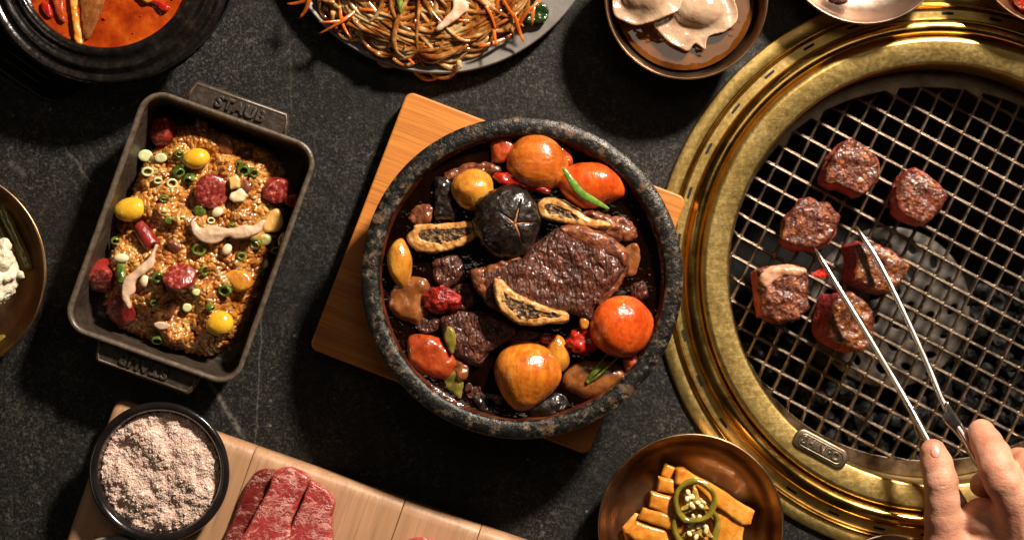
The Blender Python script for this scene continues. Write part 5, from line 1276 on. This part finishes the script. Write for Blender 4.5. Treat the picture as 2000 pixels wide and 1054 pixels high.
# ------------------------------------------------------------------ tongs
tg = W(1960, 1150, 150)
tongs = thing('tongs', 'slim polished steel tongs reaching over the grate, held by the hand', 'tongs', (tg[0], tg[1], 0))
def arm(pts, ws, hs, name):
    P = openspline([W(x, y, z) for x, y, z in pts], 8); n = len(P); u = np.linspace(0, 1, len(ws)); t = np.linspace(0, 1, n)
    V, F = sweep(P, np.interp(t, u, ws), np.interp(t, u, hs), 4)
    return mk(name, V, F, M['steel'], tongs)
arm([(1591, 486, 0), (1604, 506, 14), (1640, 566, 34), (1700, 664, 62), (1760, 766, 90), (1806, 850, 120), (1850, 930, 135), (1900, 1020, 145), (1960, 1150, 150)], [4, 9, 11, 11, 12, 12, 14, 18, 22], [6, 10, 12, 14, 16, 20, 26, 30, 30], 'arm')
arm([(1671, 442, 0), (1682, 458, 14), (1716, 512, 32), (1760, 600, 58), (1808, 704, 86), (1844, 790, 110), (1880, 850, 126), (1908, 900, 132), (1950, 960, 130), (1985, 1060, 130), (1990, 1150, 140)], [4, 9, 11, 11, 12, 13, 14, 16, 22], [6, 10, 12, 14, 16, 20, 26, 30, 30], 'arm')
def gusset(pts, z0, z1):
    w = closedspline([W(*p, z1)[:2] for p in pts], 4); V, F = chunk(w, z0, z1, 2.5, 0, 20, 2.4); mk('grip_plate', V, F, M['steel'], tongs)
gusset([(1850, 782), (1862, 800), (1890, 842), (1908, 880), (1912, 900), (1896, 884), (1866, 846), (1844, 822), (1846, 806)], 118, 131)
gusset([(1782, 790), (1796, 812), (1812, 846), (1806, 860), (1794, 852), (1784, 826)], 100, 112)

# ------------------------------------------------------------------ hand holding the tongs
def m_skin():
    t = NT('warm_skin')
    n = t.noise(60, 5, .6); f = t.noise(9, 4, .7)
    col = t.ramp(n, [(.30, (.42, .165, .100)), (.5, (.54, .26, .165)), (.7, (.62, .345, .235))])
    col = t.mix(t.ramp(f, [(.45, 0.0), (.68, .22)]), col, (.46, .17, .12))
    t.set(Base_Color=col, Roughness=.5, Subsurface_Weight=.35, Subsurface_Radius=(1, .35, .18), Subsurface_Scale=11*S, Specular_IOR_Level=.35)
    t.bump([(t.voro(4.2, 'F1'), .3), (t.noise(10, 5, .75, t.mapping((.45, 1, 1))), 1.8), (n, 1.0)])
    return t.m
M['skin'] = m_skin()
M['nail'] = simple('finger_nail', [(.3, (.50, .24, .17)), (.7, (.57, .31, .23))], 20, .34, [(10, .3)], sss=.3, coat=.6)
def hand():
    # chains of (photo x, photo y, height, radius)
    ch = {
     'thumb': [(1822, 882, 166, 25), (1829, 905, 168, 29.5), (1838, 940, 176, 31.5), (1840, 975, 172, 31), (1842, 1012, 162, 34), (1846, 1062, 150, 40), (1890, 1150, 140, 56), (1960, 1250, 130, 72)],
     'index': [(1917, 844, 150, 25.5), (1927, 864, 172, 29), (1940, 888, 196, 32), (1948, 915, 212, 33.5), (1960, 940, 218, 35), (1984, 972, 214, 40), (2010, 1060, 192, 52), (2020, 1180, 150, 66)],
     'middle': [(1918, 946, 118, 24), (1950, 925, 132, 27), (1990, 906, 160, 30), (2014, 912, 196, 34), (2030, 938, 214, 36), (2050, 972, 210, 40), (2070, 1070, 188, 52), (2050, 1190, 150, 66)],
     'ring': [(1935, 985, 112, 23), (1972, 970, 124, 26), (2030, 946, 146, 30), (2070, 944, 180, 33), (2094, 974, 196, 35), (2110, 1000, 196, 39), (2112, 1090, 176, 50), (2075, 1200, 146, 64)],
     'little': [(1985, 1022, 112, 20), (2030, 1004, 124, 23), (2086, 988, 140, 26), (2124, 992, 164, 28), (2146, 1030, 176, 31), (2152, 1060, 176, 36), (2140, 1130, 160, 48), (2090, 1210, 140, 62)],
     'wrist': [(1990, 1200, 140, 78), (2040, 1330, 150, 76), (2110, 1500, 170, 86)],
    }
    C = {k: [(*W(x, y, z), r*.99) for x, y, z, r in v] for k, v in ch.items()}
    def f(X, Y, Z):
        parts = []
        for k, v in C.items():
            d = None
            for a, b in zip(v[:-1], v[1:]):
                e = capsule(X, Y, Z, a[:3], b[:3], a[3], b[3]); d = e if d is None else smin(d, e, 7)
            parts.append((k, d))
        D = dict(parts)
        # dorsal sheet between the knuckles
        body = smin(D['index'], D['middle'], 6)
        # keep fingers apart near the tips, merge towards the palm
        m = np.clip((-(Y)-415)/60, 0, 1)
        def mg(a, b): return smin(a, b, 3)*(1-m)+smin(a, b, 26)*m
        d = mg(D['index'], D['middle']); d = mg(d, D['ring']); d = mg(d, D['little'])
        web = smin(capsule(X, Y, Z, W(1918, 1012, 158), W(2000, 1040, 180), 40, 50), capsule(X, Y, Z, W(1892, 1075, 146), W(1990, 1080, 170), 44, 56), 10)
        mt = np.clip((-(Y)-400)/60, 0, 1)
        d = smin(d, web, 14)
        th = D['thumb']
        d = smin(d, th, 3)*(1-mt)+smin(d, th, 18)*mt
        d = smin(d, D['wrist'], 24)
        # creases over the thumb joint, tendons and knuckle relief
        tc = W(1838, 946, 200)
        for dy in (-9, -2, 5, 11):
            w = np.exp(-((Y-tc[1]-dy-1.5*np.sin(X*.09+dy))/1.5)**2)*np.exp(-((X-tc[0])/22)**2)*(Z > 170); d = d+2.4*w
        kc = W(1984, 950, 250); d = d-3.5*np.exp(-(((X-kc[0])/15)**2+((Y-kc[1])/15)**2))*(Z > 200)
        bc = W(1828, 1008, 190); d = d-2.5*np.exp(-(((X-bc[0])/14)**2+((Y-bc[1])/22)**2))*(Z > 150)
        for x0, x1 in ((1984, 2012), (2050, 2058)):
            a = W(x0, 980, 240); b = W(x1, 1150, 200); t = (Y-a[1])/(b[1]-a[1]); xx = a[0]+(b[0]-a[0])*t
            d = d-2.2*np.exp(-((X-xx)/7)**2)*np.clip(t*4, 0, 1)*np.clip((1.2-t)*2, 0, 1)*(Z > 190)
        d = d+.8*vnoise(X, Y, Z, 60, 4)+.2*vnoise(X, Y, Z, 9, 6)
        # nail bed step on the thumb
        return d
    V, F = surfnets(f, (720, -900, 50), (1150, -270, 262), 3.2)
    # light smoothing
    import collections
    n = len(V); acc = np.zeros_like(V); cnt = np.zeros(n)
    Fq = np.asarray(F)
    for _ in range(2):
        acc[:] = 0; cnt[:] = 0
        for a, b in ((0, 1), (1, 2), (2, 3), (3, 0)):
            np.add.at(acc, Fq[:, a], V[Fq[:, b]]); np.add.at(cnt, Fq[:, a], 1); np.add.at(acc, Fq[:, b], V[Fq[:, a]]); np.add.at(cnt, Fq[:, b], 1)
        V = V*.6+.4*acc/cnt[:, None]
    p = mk('person', V, F, M['skin'], label='bare right hand with thumb and curled fingers holding the steel tongs', cat='person')
    # thumb nail: a thin curved plate on the upper right of the thumb tip
    c = np.array(W(1828, 878, 188)); U, UF = uvs(18, 12)
    sel = V[(np.hypot(V[:, 0]-c[0], V[:, 1]-c[1]) < 17) & (V[:, 2] > 168)]; x, y = sel[:, 0]-c[0], sel[:, 1]-c[1]
    co = np.linalg.lstsq(np.column_stack([np.ones(len(x)), x, y, x*x, x*y, y*y]), sel[:, 2], rcond=None)[0]
    q = np.sign(U)*np.abs(U)**.75*[9.5, 14.5, 1.0]; q[:, :2] = q[:, :2]@rotm(0, 0, -.1)[:2, :2].T
    x, y = q[:, 0], q[:, 1]; q[:, 2] += co@np.array([np.ones(len(x)), x, y, x*x, x*y, y*y])+.5; q[:, :2] += c[:2]
    mk('nail', q, UF, M['nail'], p)
hand()
